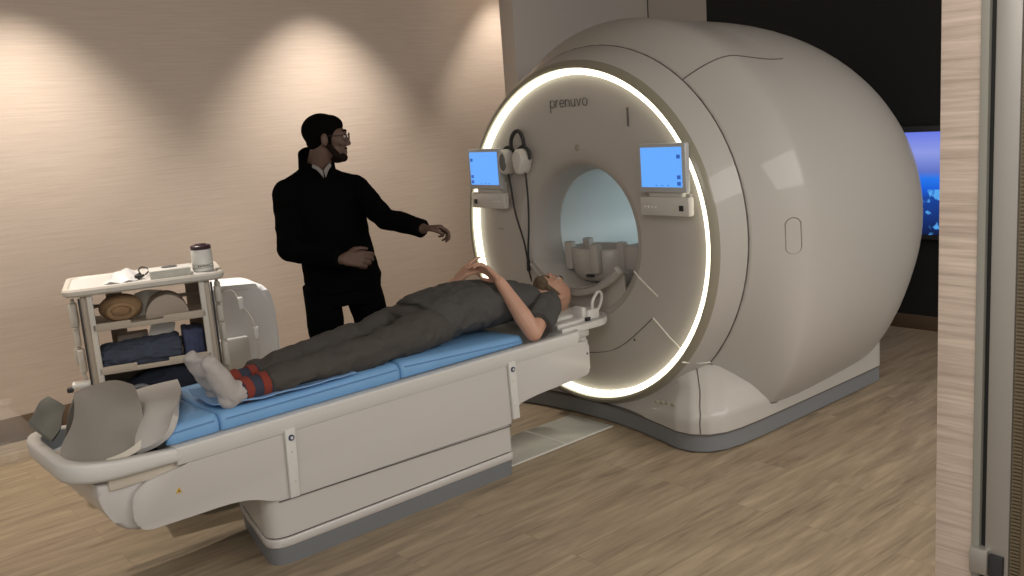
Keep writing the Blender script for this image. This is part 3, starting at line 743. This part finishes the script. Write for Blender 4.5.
# --- standing man
mn = thing('person', 'standing man in black pullover, glasses and black trousers reaching over the table', 'person', (-1.05, .74, 0))
F = V((-.27, -.963, 0)).normalized(); L_ = V((.963, -.27, 0)).normalized(); Z = V((0, 0, 1))
Hf = V((.87, -.49, -.04)).normalized(); Hx = Hf.cross(V((0, 0, 1))).normalized(); Hz = Hx.cross(Hf).normalized()
RH = Matrix((Hx, Hf, Hz)).transposed()
HC = V((-1.046, .726, 1.620))
ct = lambda z: V((-1.088, .785, 0)).lerp(V((-1.035, .725, 0)), max(0, min(1, (1.42 - z) / .5))) + Z * z
RS, RE, RW = V((-1.245, .83, 1.358)), V((-1.310, .75, 1.085)), V((-1.175, .49, 1.035))
LS, LE, LW = V((-.915, .715, 1.350)), V((-.905, .475, 1.205)), V((-.868, .205, 1.158))
def torso(bm, S):
    loft(bm, [ering(ct(z) + F * oy, L_, F, hw, hd, 28, p_) for z, hw, hd, oy, p_ in S])
bm = B(); P = head(bm, HC, RH, 1.06)
cap(bm, P(0, -.02, -.05), V((-1.088, .788, 1.44)), .062, .066); 
torso(bm, [(.86, .15, .10, 0, 2.3), (1.0, .14, .095, 0, 2.3), (1.2, .165, .105, 0, 2.3), (1.33, .165, .10, 0, 2.3), (1.41, .09, .07, 0, 2), (1.45, .055, .055, 0, 2)])
cap(bm, RS, RE, .048, .040); cap(bm, RE, RW, .038, .027); cap(bm, LS, LE, .048, .040); cap(bm, LE, LW, .038, .027)
hand(bm, RW + V((.012, -.010, 0)), (.80, -.58, -.10), (.5, .8, -.35) , 1.12, 1, (.55, .7, .8, .9), .5, .04)
hand(bm, LW + V((.0, -.006, 0)), (.74, -.66, .04), (-.1, -.1, -1), 1.02, -1, (.60, .75, .85, .95), .7, .03)
RL = [V((-1.14, .765, .86)), V((-1.155, .755, .47)), V((-1.165, .80, .085))]; LL = [V((-.945, .705, .86)), V((-.875, .68, .47)), V((-.82, .70, .085))]
for A in (RL, LL):
    cap(bm, A[0], A[1], .072, .05); cap(bm, A[1], A[2], .048, .035); cap(bm, A[2] - Z * .045, A[2] - Z * .05 + F * .14, .032, .028)
organic('body', bm, 'skinD', .005, 2, mn)
faceparts(P, RH, mn, 1.06)
# hair
bm = B()
for c_, r_ in (((0, -.022, .040), (.081, .095, .083)), ((0, .010, .064), (.066, .074, .052)), ((0, -.050, -.008), (.064, .048, .050))): ell(bm, P(*c_), [q * 1.06 for q in r_], RH)
for q in (-1, 1): cap(bm, P(q * .068, .012, .045), P(q * .072, .016, -.020), .012, .008)
organic('hair', bm, 'hairD', .005, 2, mn)
bm = B(); ell(bm, P(0, .046, -.083), (.049, .051, .036), RH); ell(bm, P(0, .076, -.092), (.026, .022, .022), RH); cap(bm, P(-.026, .092, -.047), P(.026, .092, -.047), .006, .006)
for q in (-1, 1): cap(bm, P(q * .066, .008, -.03), P(q * .048, .045, -.080), .014, .018)
organic('beard', bm, mat('short stubble beard', (.012, .008, .006), 1.0, spec=.08), .005, 2, mn)
# glasses
b = B()
for q in (-1, 1):
    tube(b, [P(q * .033 + .023 * cos(a), .108, .010 + .016 * sin(a)) for a in [2 * pi * i / 20 for i in range(20)]], .0018, 6, closed=True)
    tube(b, [P(q * .056, .106, .016), P(q * .070, .07, .016), P(q * .080, -.005, .014)], .0022, 6)
tube(b, [P(-.010, .108, .014), P(0, .112, .018), P(.010, .108, .014)], .0018, 6)
link('glasses', b, 'lens', mn)
# pullover
bm = B()
torso(bm, [(.835, .192, .125, .0, 2.4), (.90, .200, .135, 0, 2.4), (1.0, .190, .130, 0, 2.4), (1.12, .188, .128, 0, 2.4), (1.24, .198, .132, 0, 2.4), (1.33, .196, .126, 0, 2.3), (1.39, .178, .112, -.01, 2.1), (1.43, .135, .098, -.01, 2), (1.465, .092, .085, -.01, 2), (1.49, .074, .074, -.01, 2)])
for S_ in (RS, LS): cap(bm, V((-1.088, .80, 1.445)), S_ + Z * .012, .062, .058)
cap(bm, RS, RS.lerp(RE, .55), .074, .066); cap(bm, RS.lerp(RE, .5), RE, .066, .060); cap(bm, RE, RE.lerp(RW, .5), .060, .052); tube(bm, [RE.lerp(RW, .45), RW], [.055, .047], 16)
cap(bm, LS, LS.lerp(LE, .55), .074, .062); cap(bm, LS.lerp(LE, .5), LE, .062, .056); cap(bm, LE, LE.lerp(LW, .4), .056, .050); tube(bm, [LE.lerp(LW, .35), LW], [.053, .044], 16)
pull = organic('pullover', bm, 'black', .008, 4, mn, wr=(.010, 6, (1, 1, 1.4)))
# collar: open ring round the neck
b = B(); rg = []
for z, r, th, lean in ((1.44, .096, .013, 0), (1.47, .088, .012, .006), (1.515, .085, .011, .012), (1.54, .084, .010, .016)):
    rg.append((z, r, th, lean))
pr_o = []; 
arcA = [radians(-148 + 296 * i / 30) for i in range(31)]
def crow(z, r): return [V((-1.084, .785, 0)) + Z * (z + (.012 + (z - 1.44) * .35) * cos(a)) + (-F * cos(a) + L_ * sin(a)) * r for a in arcA]
secs = [crow(z, r + th / 2) for z, r, th, l in rg] + [crow(z, r - th / 2) for z, r, th, l in rg[::-1]]
loft(b, [list(x) for x in zip(*secs)]); link('collar', b, 'black', mn)
b = B(); 
for q in (-1, 1): patch(b, [[V((-1.082, .775, 1.500)) + F * .070 + L_ * q * .046, V((-1.082, .775, 1.488)) + F * .084 + L_ * q * .026, V((-1.082, .775, 1.465)) + F * .092 + L_ * q * .003], [V((-1.082, .775, 1.482)) + F * .076 + L_ * q * .048, V((-1.082, .775, 1.467)) + F * .095 + L_ * q * .029, V((-1.082, .775, 1.430)) + F * .112 + L_ * q * .005]], 4, .005)
link('shirt_collar', b, mat('pale shirt collar', (.20, .185, .18), .8), mn)
# trousers
bm = B(); torso(bm, [(.765, .165, .112, 0, 2.4), (.92, .175, .115, 0, 2.4)])
for A in (RL, LL):
    tube(bm, [A[0] + Z * .02, A[0].lerp(A[1], .5), A[1], A[1].lerp(A[2], .6), A[2] - Z * .02], [.100, .094, .080, .070, .070], 18, hemi=False)
organic('trousers', bm, 'trous', .009, 3, mn, wr=(.008, 7, (1, 1, 1)))
for A in (RL, LL):
    bm = B(); g = A[2].copy(); g.z = 0
    loft(bm, [ering(g + Z * z + F * .055, L_, F, .046 * k, .145 * k, 24, 2.5) for z, k in ((0.0, .98), (.02, 1.0), (.045, .93), (.065, .75))]); cap(bm, g + Z * .06 - F * .02, g + Z * .09 - F * .03, .042, .045)
    organic('shoe', bm, 'shoe', .006, 2, mn)

# --- lying man
pt = thing('person', 'bald bearded man in grey scrubs lying on the table with clasped hands', 'person', (-1.1, 0, .67))
Up = V((0, 0, 1)); 
RP = Matrix((V((0, -1, 0)), V((.12, 0, .993)), V((.993, 0, -.12)))).transposed()   # x: towards viewer, y: face (up), z: crown (+x)
HP = V((-.225, .0, .735))
bm = B(); P2 = head(bm, HP, RP, .98)
cap(bm, P2(0, -.02, -.05), V((-.44, 0, .735)), .055, .062)
def lring(x, z, hz, hy, p_=2.3): return ering((x, 0, z), V((0, 1, 0)), Up, hy, hz, 26, p_)
loft(bm, [lring(-1.12, .76, .075, .15), lring(-.9, .765, .09, .155), lring(-.65, .765, .09, .165), lring(-.48, .75, .075, .15), lring(-.40, .74, .05, .08)])
nS, nE, nW = V((-.435, -.185, .735)), V((-.632, -.290, .650)), V((-.690, -.140, .892))
fS, fE, fW = V((-.435, .185, .735)), V((-.64, .285, .655)), V((-.775, .115, .875))
cap(bm, nS, nE, .050, .042); cap(bm, nE, nE.lerp(nW, .35), .043, .045); cap(bm, nE.lerp(nW, .35), nW, .044, .027)
cap(bm, fS, fE, .050, .042); cap(bm, fE, fE.lerp(fW, .35), .043, .044); cap(bm, fE.lerp(fW, .35), fW, .043, .027)
hand(bm, nW + V((-.002, .012, .010)), (-.10, .76, .48), (-.75, -.1, -.55), 1.0, -1, (.30, .34, .40, .48), .4, .11)
hand(bm, fW + V((.006, -.010, .010)), (.42, -.55, .62), (.55, .1, -.75), 1.0, 1, (.18, .40, .48, .55), .4, .11)
nL = [V((-1.03, -.105, .757)), V((-1.49, -.185, .732)), V((-2.03, -.208, .718))]; fL = [V((-1.03, .085, .757)), V((-1.49, .020, .738)), V((-2.01, -.070, .720))]
for A in (nL, fL): cap(bm, A[0], A[1], .068, .044); cap(bm, A[1], A[2], .042, .034)
ft = [(V((-2.118, -.214, .710)), V((-2.190, -.224, .850))), (V((-2.105, -.075, .711)), V((-2.205, -.098, .854)))]
for (h, t_), A in zip(ft, (nL, fL)): cap(bm, A[2], h, .033, .030); cap(bm, h, t_, .030, .024)
organic('body', bm, 'skinL', .005, 2, pt)
faceparts(P2, RP, pt, .98, 'beardL')
bm = B(); ell(bm, P2(0, .052, -.084), (.047, .046, .036), RP); ell(bm, P2(0, .076, -.096), (.027, .023, .024), RP); cap(bm, P2(-.024, .0935, -.050), P2(.024, .0935, -.050), .008, .008)
for q in (-1, 1): cap(bm, P2(q * .066, .004, -.02), P2(q * .046, .045, -.080), .012, .016)
organic('beard', bm, 'beardL', .005, 2, pt)
# scrub top
def shear(P, k): return [V((p.x - (p.z - .765) * k, p.y, p.z)) for p in P]
bm = B()
loft(bm, [shear(lring(-1.06, .765, .098, .195), .62), shear(lring(-1.0, .772, .106, .192), .4), lring(-.90, .782, .112, .188), lring(-.82, .782, .113, .192), lring(-.68, .775, .105, .182), lring(-.55, .765, .095, .186), lring(-.46, .752, .083, .180), lring(-.405, .745, .066, .12)])
for S_, E_ in ((nS, nE), (fS, fE)):
    cap(bm, S_, S_.lerp(E_, .3), .068, .070); tube(bm, [S_, S_.lerp(E_, .35), S_.lerp(E_, .72)], [.066, .070, .074], 18)
organic('scrub_top', bm, 'scrub', .007, 3, pt, wr=(.020, 8, (1.3, 1, 1)))
# scrub trousers
bm = B(); loft(bm, [lring(-1.22, .755, .078, .168), lring(-1.1, .762, .085, .172), lring(-1.0, .767, .088, .168)])
for A in (nL, fL):
    k_ = A[2]; tube(bm, [A[0], A[0].lerp(A[1], .35), A[0].lerp(A[1], .75), A[1], A[1].lerp(k_, .45), k_.lerp(A[1], .12)], [.090, .086, .073, .069, .060, .056], 20)
organic('scrub_trousers', bm, 'scrub2', .007, 3, pt, wr=(.018, 7, (1.2, 1, 1.3)))
# socks and covers
for (h, t_), A in zip(ft, (nL, fL)):
    a_ = A[2] + V((.085, 0, -.001)); 
    bm = B(); tube(bm, [a_, A[2].lerp(h, .60)], [.0460, .0462], 18); sk_ = link('sock', bm, 'socknavy', pt)
    bm = B(); tube(bm, [A[2] + V((-.012, 0, -.001)), A[2].lerp(h, .50)], [.0490, .0490], 18); link('sock_band', bm, 'sockred', sk_)
    bm = B(); tube(bm, [A[2] + V((.062, 0, 0)), A[2] + V((.030, 0, 0))], [.0490, .0490], 18); link('sock_band', bm, 'sockred', sk_)
    bm = B(); d_ = (t_ - h).normalized()
    cap(bm, A[2].lerp(h, .62), h, .045, .043); cap(bm, h, h.lerp(t_, .5), .044, .042); cap(bm, h.lerp(t_, .5), t_, .042, .030)
    ell(bm, h + V((-.01, 0, -.012)), (.042, .036, .038))
    organic('shoe_cover', bm, 'sock', .006, 3, pt, wr=(.008, 14, (1, 1, 1)))
# crumpled blue sheet under the feet
b = B()
G = [[(-2.17, -.225, .690), (-2.05, -.262, .684), (-1.90, -.268, .684), (-1.60, -.262, .680)], [(-2.19, -.12, .684), (-2.05, -.15, .680), (-1.90, -.17, .678), (-1.60, -.20, .680)], [(-2.18, .04, .70), (-2.05, .06, .68), (-1.90, .03, .680), (-1.62, -.08, .680)]]
patch(b, G, 7, .005, .006, 14, 9)
tag(link('crumpled_sheet', b, 'sheetblue', ang=60), 'crumpled dark blue sheet under the shoe covers of the lying man', 'sheet')

# ---------------------------------------------------------------- supply cart
CL = V((-1.845, 1.335, 0)); CA = radians(-18.6); CM = Matrix.Translation(CL) @ Matrix.Rotation(CA, 4, 'Z')
def cl(name, bm, m, parent, **k): return link(name, xf(bm, CM), m, parent, **k)
cart = thing('supply_cart', 'cream plastic supply cart with three open shelves behind the table foot', 'cart', CL, CA)
b = B(); loft(b, [rring(0, 0, .365, .235, .05, .962), rring(0, 0, .378, .248, .06, .972), rring(0, 0, .38, .25, .06, .990), rring(0, 0, .374, .244, .055, 1.0), rring(0, 0, .355, .225, .045, 1.0), rring(0, 0, .348, .218, .04, .993)]); cl('top', b, 'cartp', cart)
b = B(); loft(b, [rring(0, 0, .347, .217, .04, .991), rring(0, 0, .347, .217, .04, .9945)]); cl('top_mat', b, 'cartt', cart)
for s in (-1, 1):
    b = B(); box(b, s * .285 - .018, s * .285 + .018, -.20, .20, .10, .965, .008); cl('side_panel', b, 'cartbeige', cart)
    b = B(); box(b, s * .262 - .014, s * .262 + .014, -.215, -.185, .10, .96, .006); cl('post', b, 'cartp', cart)
    b = B(); box(b, s * .309 - .005, s * .309 + .005, -.21, -.195, .15, .95, .002); cl('slot', b, 'dark', cart)
b = B(); box(b, -.28, .28, .19, .205, .36, .62, .004); box(b, -.2, -.12, .19, .205, .6, .96, .004); box(b, .2, .28, .19, .205, .6, .96, .004); cl('back_panel', b, 'cartbeige', cart)
b = B(); box(b, -.28, .28, .185, .205, .83, .85, .004); cl('back_rail', b, 'cartp', cart)
for z in (.775, .555, .34):
    b = B(); box(b, -.27, .27, -.205, .19, z, z + .014, .004)
    box(b, -.268, -.09, -.215, -.200, z, z + .040, .005); box(b, .06, .268, -.215, -.200, z, z + .040, .005); box(b, -.1, .07, -.215, -.200, z, z + .024, .004); cl('shelf', b, 'cartbeige', cart)
b = B(); box(b, -.30, .30, -.21, .21, .08, .12, .01); cl('base', b, 'cartp', cart)
for sx in (-1, 1):
    for sy in (-1, 1):
        b = B(); tube(b, [(sx * .25 - .012, sy * .17, .04), (sx * .25 + .012, sy * .17, .04)], .04, 18); box(b, sx * .25 - .016, sx * .25 + .016, sy * .17 - .012, sy * .17 + .012, .05, .085, .003); cl('caster', b, 'dark', cart)
b = B(); box(b, -.40, -.30, -.20, -.13, .505, .530, .008); cl('foot_bracket', b, 'cartt', cart)
b = B(); box(b, -.425, -.395, -.20, -.17, .49, .515, .006); cl('bracket_pad', b, 'dark', cart)
# straps of coils hanging from the cart sides
def hangs(x, ys, label, zt=.94, zb=.50):
    t_ = thing('coil_strap', label, 'coil', CM @ V((x, ys, zb)), CA)
    b = B(); tube(b, smoothpts([(x, ys, zt), (x + .012, ys, zt - .10), (x - .008, ys, zt - .25), (x + .01, ys, zb)]), .009, 8); cl('cable', b, 'cartp', t_)
    z = zt - .02; i = 0
    while z > zb + .06:
        h = random.choice((.09, .12, .07)); w = random.uniform(.018, .028)
        b = B(); box(b, x - w * .7, x + w * .7, ys - w, ys + w, z - h, z, .010, 3); 
        xf(b, Matrix.Translation((random.uniform(-.006, .006), 0, 0))); cl('coil_element', b, 'cartp', t_); z -= h + .012; i += 1
    return t_
hangs(-.345, -.12, 'cream coil strap hanging on the left side of the supply cart, near the table')
hangs(-.355, -.02, 'second cream coil strap hanging farther back on the left side of the cart', .90, .55)
hangs(.340, -.14, 'cream coil strap hanging on the right side of the supply cart nearest its front')
hangs(.350, .0, 'cream coil strap hanging farther back on the right side of the cart', .94, .42)
b = B(); tube(b, smoothpts([(.36, -.06, .86), (.42, -.06, .865), (.45, -.08, .80), (.50, -.1, .70), (.515, -.1, .56), (.50, -.1, .45)]), .006, 8)
xf(b, CM)
lead = thing('coil_lead', 'thin grey lead with white plugs hanging right of the cart over the white cabinet', 'cable', CM @ V((.5, -.1, .4)))
link('cable', b, 'monbody', lead)
for z, x in ((.80, .452), (.63, .512), (.45, .50)):
    b = B(); box(b, x - .016, x + .016, -.115, -.085, z - .035, z + .035, .01, 3); cl('plug', b, 'cartt', lead)
# white cabinet right of cart
wc = thing('equipment_cabinet', 'smooth white rounded equipment cabinet between the cart and standing man', 'cabinet', (-1.17, 1.72, 0), radians(-10))
WM = Matrix.Translation((-1.17, 1.72, 0)) @ Matrix.Rotation(radians(-10), 4, 'Z')
b = B(); prism(b, fillet([(-.20, .05), (.165, .05), (.155, .72), (.10, .81), (-.20, .83)], [.02, .02, .12, .06, .02]), 'y', -.16, .16, .03, 3); link('body', xf(b, WM), 'lightwhite', wc, ang=40)
b = B(); box(b, -.19, .155, -.15, .15, 0.0, .06, .006); link('foot', xf(b, WM), 'plinth', wc)
b = B(); box(b, -.2, -.03, -.205, -.15, .28, .52, .01); link('holder', xf(b, WM), 'cartt', wc)

# items on the cart
def item(name, label, cat, m, fn, group=None, **k):
    b = B(); fn(b); return tag(link(name, xf(b, CM), m, **k), label, cat, group)
def fb(b): patch(b, [[(-.19, -.16, .998), (-.11, -.17, 1.006), (-.04, -.16, .998)], [(-.17, -.08, 1.008), (-.09, -.08, 1.045), (-.03, -.09, 1.008)], [(-.15, .0, 1.0), (-.08, .02, 1.036), (-.03, .0, 1.0)]], 6, .003, .016, 22)
item('plastic_bag', 'small white crumpled plastic bag on top of the cart', 'bag', 'bagw', fb, ang=70)
b = B(); tube(b, smoothpts([(-.04, -.12, 1.004), (-.02, -.09, 1.02), (-.04, -.07, 1.005), (.0, -.1, 1.012), (-.03, -.13, 1.005)]), .006, 6); tube(b, smoothpts([(-.01, -.08, 1.01), (-.02, -.01, 1.03), (.0, .05, 1.035), (.03, .03, 1.02), (.01, -.05, 1.008)]), .004, 6)
box(b, -.045, -.015, -.13, -.09, .998, 1.018, .004)
tag(link('black_cable', xf(b, CM), 'dark'), 'small tangled black cable lying between the bag and flat box on the cart', 'cable')
bx = thing('storage_box', 'flat pale grey box lying on top of the cart beside the bottle', 'box', CM @ V((.22, -.1, .995)), CA)
b = B(); box(b, .028, .222, -.195, -.05, .995, 1.032, .003); cl('tray', b, 'silverbox', bx)
b = B(); box(b, .025, .225, -.198, -.047, 1.032, 1.038, .002); cl('lid', b, 'label', bx)
b = B(); ell(b, (.125, -.11, 1.041), (.040, .024, .006)); cl('dial', b, 'ink', bx)
bt = thing('supplement_bottle', 'white tub with dark maroon lid at the right end of the cart top', 'bottle', CM @ V((.31, -.06, .995)), CA)
def disc(bm, cx, cy, prof_, n=28): loft(bm, [[V((cx + r * cos(2 * pi * i / n), cy + r * sin(2 * pi * i / n), z)) for i in range(n)] for r, z in prof_])
bc = (.290, -.085)
b = B(); disc(b, *bc, [(.047, .995), (.052, 1.0), (.052, 1.10), (.050, 1.108)]); cl('tub', b, 'cartt', bt)
b = B(); disc(b, *bc, [(.0525, 1.022), (.0525, 1.088)]); cl('label', b, 'label', bt)
b = B(); disc(b, *bc, [(.053, 1.030), (.053, 1.034)]); disc(b, *bc, [(.0531, 1.012), (.0531, 1.02)]); cl('print_band', b, 'silverbox', bt)
b = B()
for k in range(7): a = radians(-118 + k * 10); box(b, bc[0] + .0533 * cos(a) - .003, bc[0] + .0533 * cos(a) + .003, bc[1] + .0533 * sin(a) - .001, bc[1] + .0533 * sin(a) + .001, 1.022, 1.029)
cl('print', b, 'ink', bt)
b = B(); disc(b, *bc, [(.050, 1.108), (.051, 1.112), (.051, 1.126), (.046, 1.130)]); disc(b, *bc, [(.03, 1.13), (.028, 1.136)]); cl('lid', b, 'maroon', bt)
# shelf one
def f_(b): 
    t_ = bmesh.new(); ell(t_, (-.13, -.06, .858), (.105, .085, .07)); merge(b, t_); tube(b, [(-.13 + .06 * cos(a), -.14, .85 + .035 * sin(a)) for a in [2 * pi * i / 20 for i in range(20)]], .012, 8, closed=True)
item('round_cushion', 'round tan mottled cushion on the top shelf of the cart', 'cushion', 'tan', f_)
def f_(b): patch(b, [[(-.06, -.02, .79), (0, -.03, .80), (.05, -.02, .79)], [(-.055, .03, .86), (.0, .02, .87), (.06, .03, .86)], [(-.06, .05, .90), (.0, .04, .915), (.08, .06, .90)]], 4, .004)
item('paper_sheet', 'white paper sheet standing behind the cushion on the top cart shelf', 'paper', 'paper', f_)
def f_(b): prism(b, [(.085 + .105 * cos(a), .789 + .115 * sin(a)) for a in [pi * i / 20 for i in range(21)]], 'y', -.15, .02, .012, 2)
item('half_round_bolster', 'taupe half-round foam bolster on the top shelf of the cart', 'bolster', 'taupe', f_, ang=40)
# shelf two
bm = B(); loft(bm, [ering((x, -.09, .625), V((0, 1, 0)), Z, .095, hz, 22, 3) for x, hz in ((-.25, .045), (-.235, .052), (-.1, .058), (.02, .062), (.11, .066), (.125, .055))])
o = organic('folded_jeans', xf(bm, CM), 'denim', .006, 2, None, wr=(.016, 16, (.6, .6, 2.4))); tag(o, 'long stack of folded dark denim filling the middle shelf of the cart', 'clothes')
bm = B(); 
for k in range(4): loft(bm, [ering((.155 + k * .026, -.09, z), V((1, 0, 0)), V((0, 1, 0)), .016, .085, 20, 3) for z in (.569, .58, .68, .71 - .006 * (k % 2), .718 - .006 * (k % 2))])
o = organic('folded_shirt', xf(bm, CM), mat('navy striped cloth', (.05, .06, .12), .9, nscale=30, namp=.5), .006, 1, None); tag(o, 'upright folded blue striped shirt at the right end of the middle cart shelf', 'clothes')
def f_(b): patch(b, [[(-.04, .0, .57), (.04, .0, .57), (.12, .0, .57)], [(-.02, -.03, .68), (.05, -.03, .68), (.11, -.03, .68)], [(0, -.05, .742), (.06, -.05, .744), (.12, -.05, .742)]], 4, .004)
item('paper_sheet', 'pale paper sheet standing behind the denim on the middle cart shelf', 'paper', 'paper', f_)
def f_(b): box(b, -.17, -.02, .02, .10, .569, .70, .006)
item('cardboard_box', 'plain beige carton behind the denim on the middle cart shelf', 'box', 'taupe', f_)
# shelf three
bm = B(); loft(bm, [ering((x, -.07, zc), V((0, 1, 0)), Z, .10, hz, 22, 2.6) for x, zc, hz in ((-.20, .40, .035), (-.1, .43, .06), (.05, .45, .085), (.18, .45, .088), (.24, .43, .07))])
o = organic('dark_coat', xf(bm, CM), 'navy', .007, 2, None, wr=(.02, 10, (1, 1, 1.5))); tag(o, 'bundled near-black navy coat on the lowest shelf of the cart', 'clothes')
b = B(); tube(b, smoothpts([(-.22, -.20, .375), (-.18, -.19, .44), (-.08, -.18, .465), (.0, -.19, .40)]), .011, 8); tag(link('coiled_hose', xf(b, CM), 'plinth'), 'grey curved hose on the lowest cart shelf beside the dark coat', 'hose')
# tray table with teal front standing between the cart and table
tt = thing('teal_box', 'low teal box with a white front edge standing behind the table foot', 'box', (-1.97, .66, 0), radians(-12))
TM = Matrix.Translation((-1.97, .66, 0)) @ Matrix.Rotation(radians(-12), 4, 'Z')
b = B(); box(b, -.20, .20, -.13, .13, .0, .485, .01); link('body', xf(b, TM), 'tealbox', tt)
b = B(); box(b, -.205, .205, -.136, .136, .485, .500, .003); link('lid', xf(b, TM), mat('pale teal lid', (.30, .46, .50), .4), tt)
b = B(); box(b, -.205, .205, -.140, -.134, .484, .506, .002); link('white_edge', xf(b, TM), 'cartt', tt)
bm = B(); ell(bm, (-2.04, .69, .520), (.06, .045, .022)); cap(bm, (-2.08, .67, .525), (-1.99, .72, .54), .016, .012); cap(bm, (-2.07, .72, .53), (-2.0, .66, .54), .012, .014)
o = organic('foil_pouch', bm, 'foil', .005, 0, None, wr=(.02, 30, (1, 1, 1))); tag(o, 'crumpled silver foil pouch lying on the teal box', 'pouch')
# clear plastic bag on the floor at the left wall
b = B(); bagc = (-2.46, 2.14)
R_ = []
for z, r, sx in ((.002, .17, 1), (.03, .20, 1), (.10, .19, .9), (.17, .14, .8), (.24, .09, .7), (.29, .05, .6), (.32, .08, .7)):
    R_.append([V((bagc[0] + r * cos(a) * (1 + .12 * noise.noise(V((cos(a) * 2, sin(a) * 2, z * 6)))), bagc[1] + r * sx * sin(a) * (1 + .15 * noise.noise(V((sin(a) * 2, cos(a) * 3, z * 9)))), z)) for a in [2 * pi * i / 40 for i in range(40)]])
loft(b, R_, capends=(True, False))
tag(link('plastic_bag', b, 'bag', ang=70), 'clear crumpled plastic bag on the floor against the left wall', 'bag')

# ---------------------------------------------------------------- lights
def spot(loc, tgt, e, ang, blend, col=(1, .86, .70), size=.03):
    l = bpy.data.lights.new('spot', 'SPOT'); l.energy = e; l.spot_size = radians(ang); l.spot_blend = blend; l.color = col; l.shadow_soft_size = size
    o = bpy.data.objects.new('spot', l); COL.objects.link(o); o.location = loc
    o.rotation_euler = (V(tgt) - V(loc)).to_track_quat('-Z', 'Y').to_euler(); return o
def area(loc, tgt, e, sx, sy, col=(1, .9, .78)):
    l = bpy.data.lights.new('area', 'AREA'); l.shape = 'RECTANGLE'; l.size = sx; l.size_y = sy; l.energy = e; l.color = col
    o = bpy.data.objects.new('area', l); COL.objects.link(o); o.location = loc
    o.rotation_euler = (V(tgt) - V(loc)).to_track_quat('-Z', 'Y').to_euler(); return o
ZL = ZC - .03
WC = (1, .90, .80)
for x in (-2.05, -.10): spot((x, YW - .60, ZL), (x, YW - .50, 0), 235, 83, .8, WC)
spot((1.62, YW - .38, ZL), (1.62, YW - .30, 0), 100, 70, .6, WC)
area((.6, -4.6, 2.9), (.2, -2.6, 0), 150, 4.0, 2.0, (1, .94, .88))  # added soft fill from the open side, not a known fixture
area((-3.6, -2.6, 3.0), (-3.0, -1.6, 0), 80, 3.0, 2.4, (1, .94, .88))  # added overhead fill for the lower wall and table side
for x, e in ((-.6, 130), (1.9, 60)): spot((x, -2.45, ZL), (x + .15, -2.3, 0), e, 80, 1.0, (1, .90, .80), .02)
spot((-3.1, 1.2, ZL), (-3.1, 1.2, 0), 110, 72, .8)
w = bpy.data.worlds.new('world'); sc.world = w; w.use_nodes = True
w.node_tree.nodes['Background'].inputs[0].default_value = (1.0, .94, .88, 1); w.node_tree.nodes['Background'].inputs[1].default_value = .55

sc.view_settings.view_transform = 'Standard'; sc.view_settings.look = 'None'; sc.view_settings.gamma = 1; sc.view_settings.exposure = 0
sc.view_settings.use_curve_mapping = False
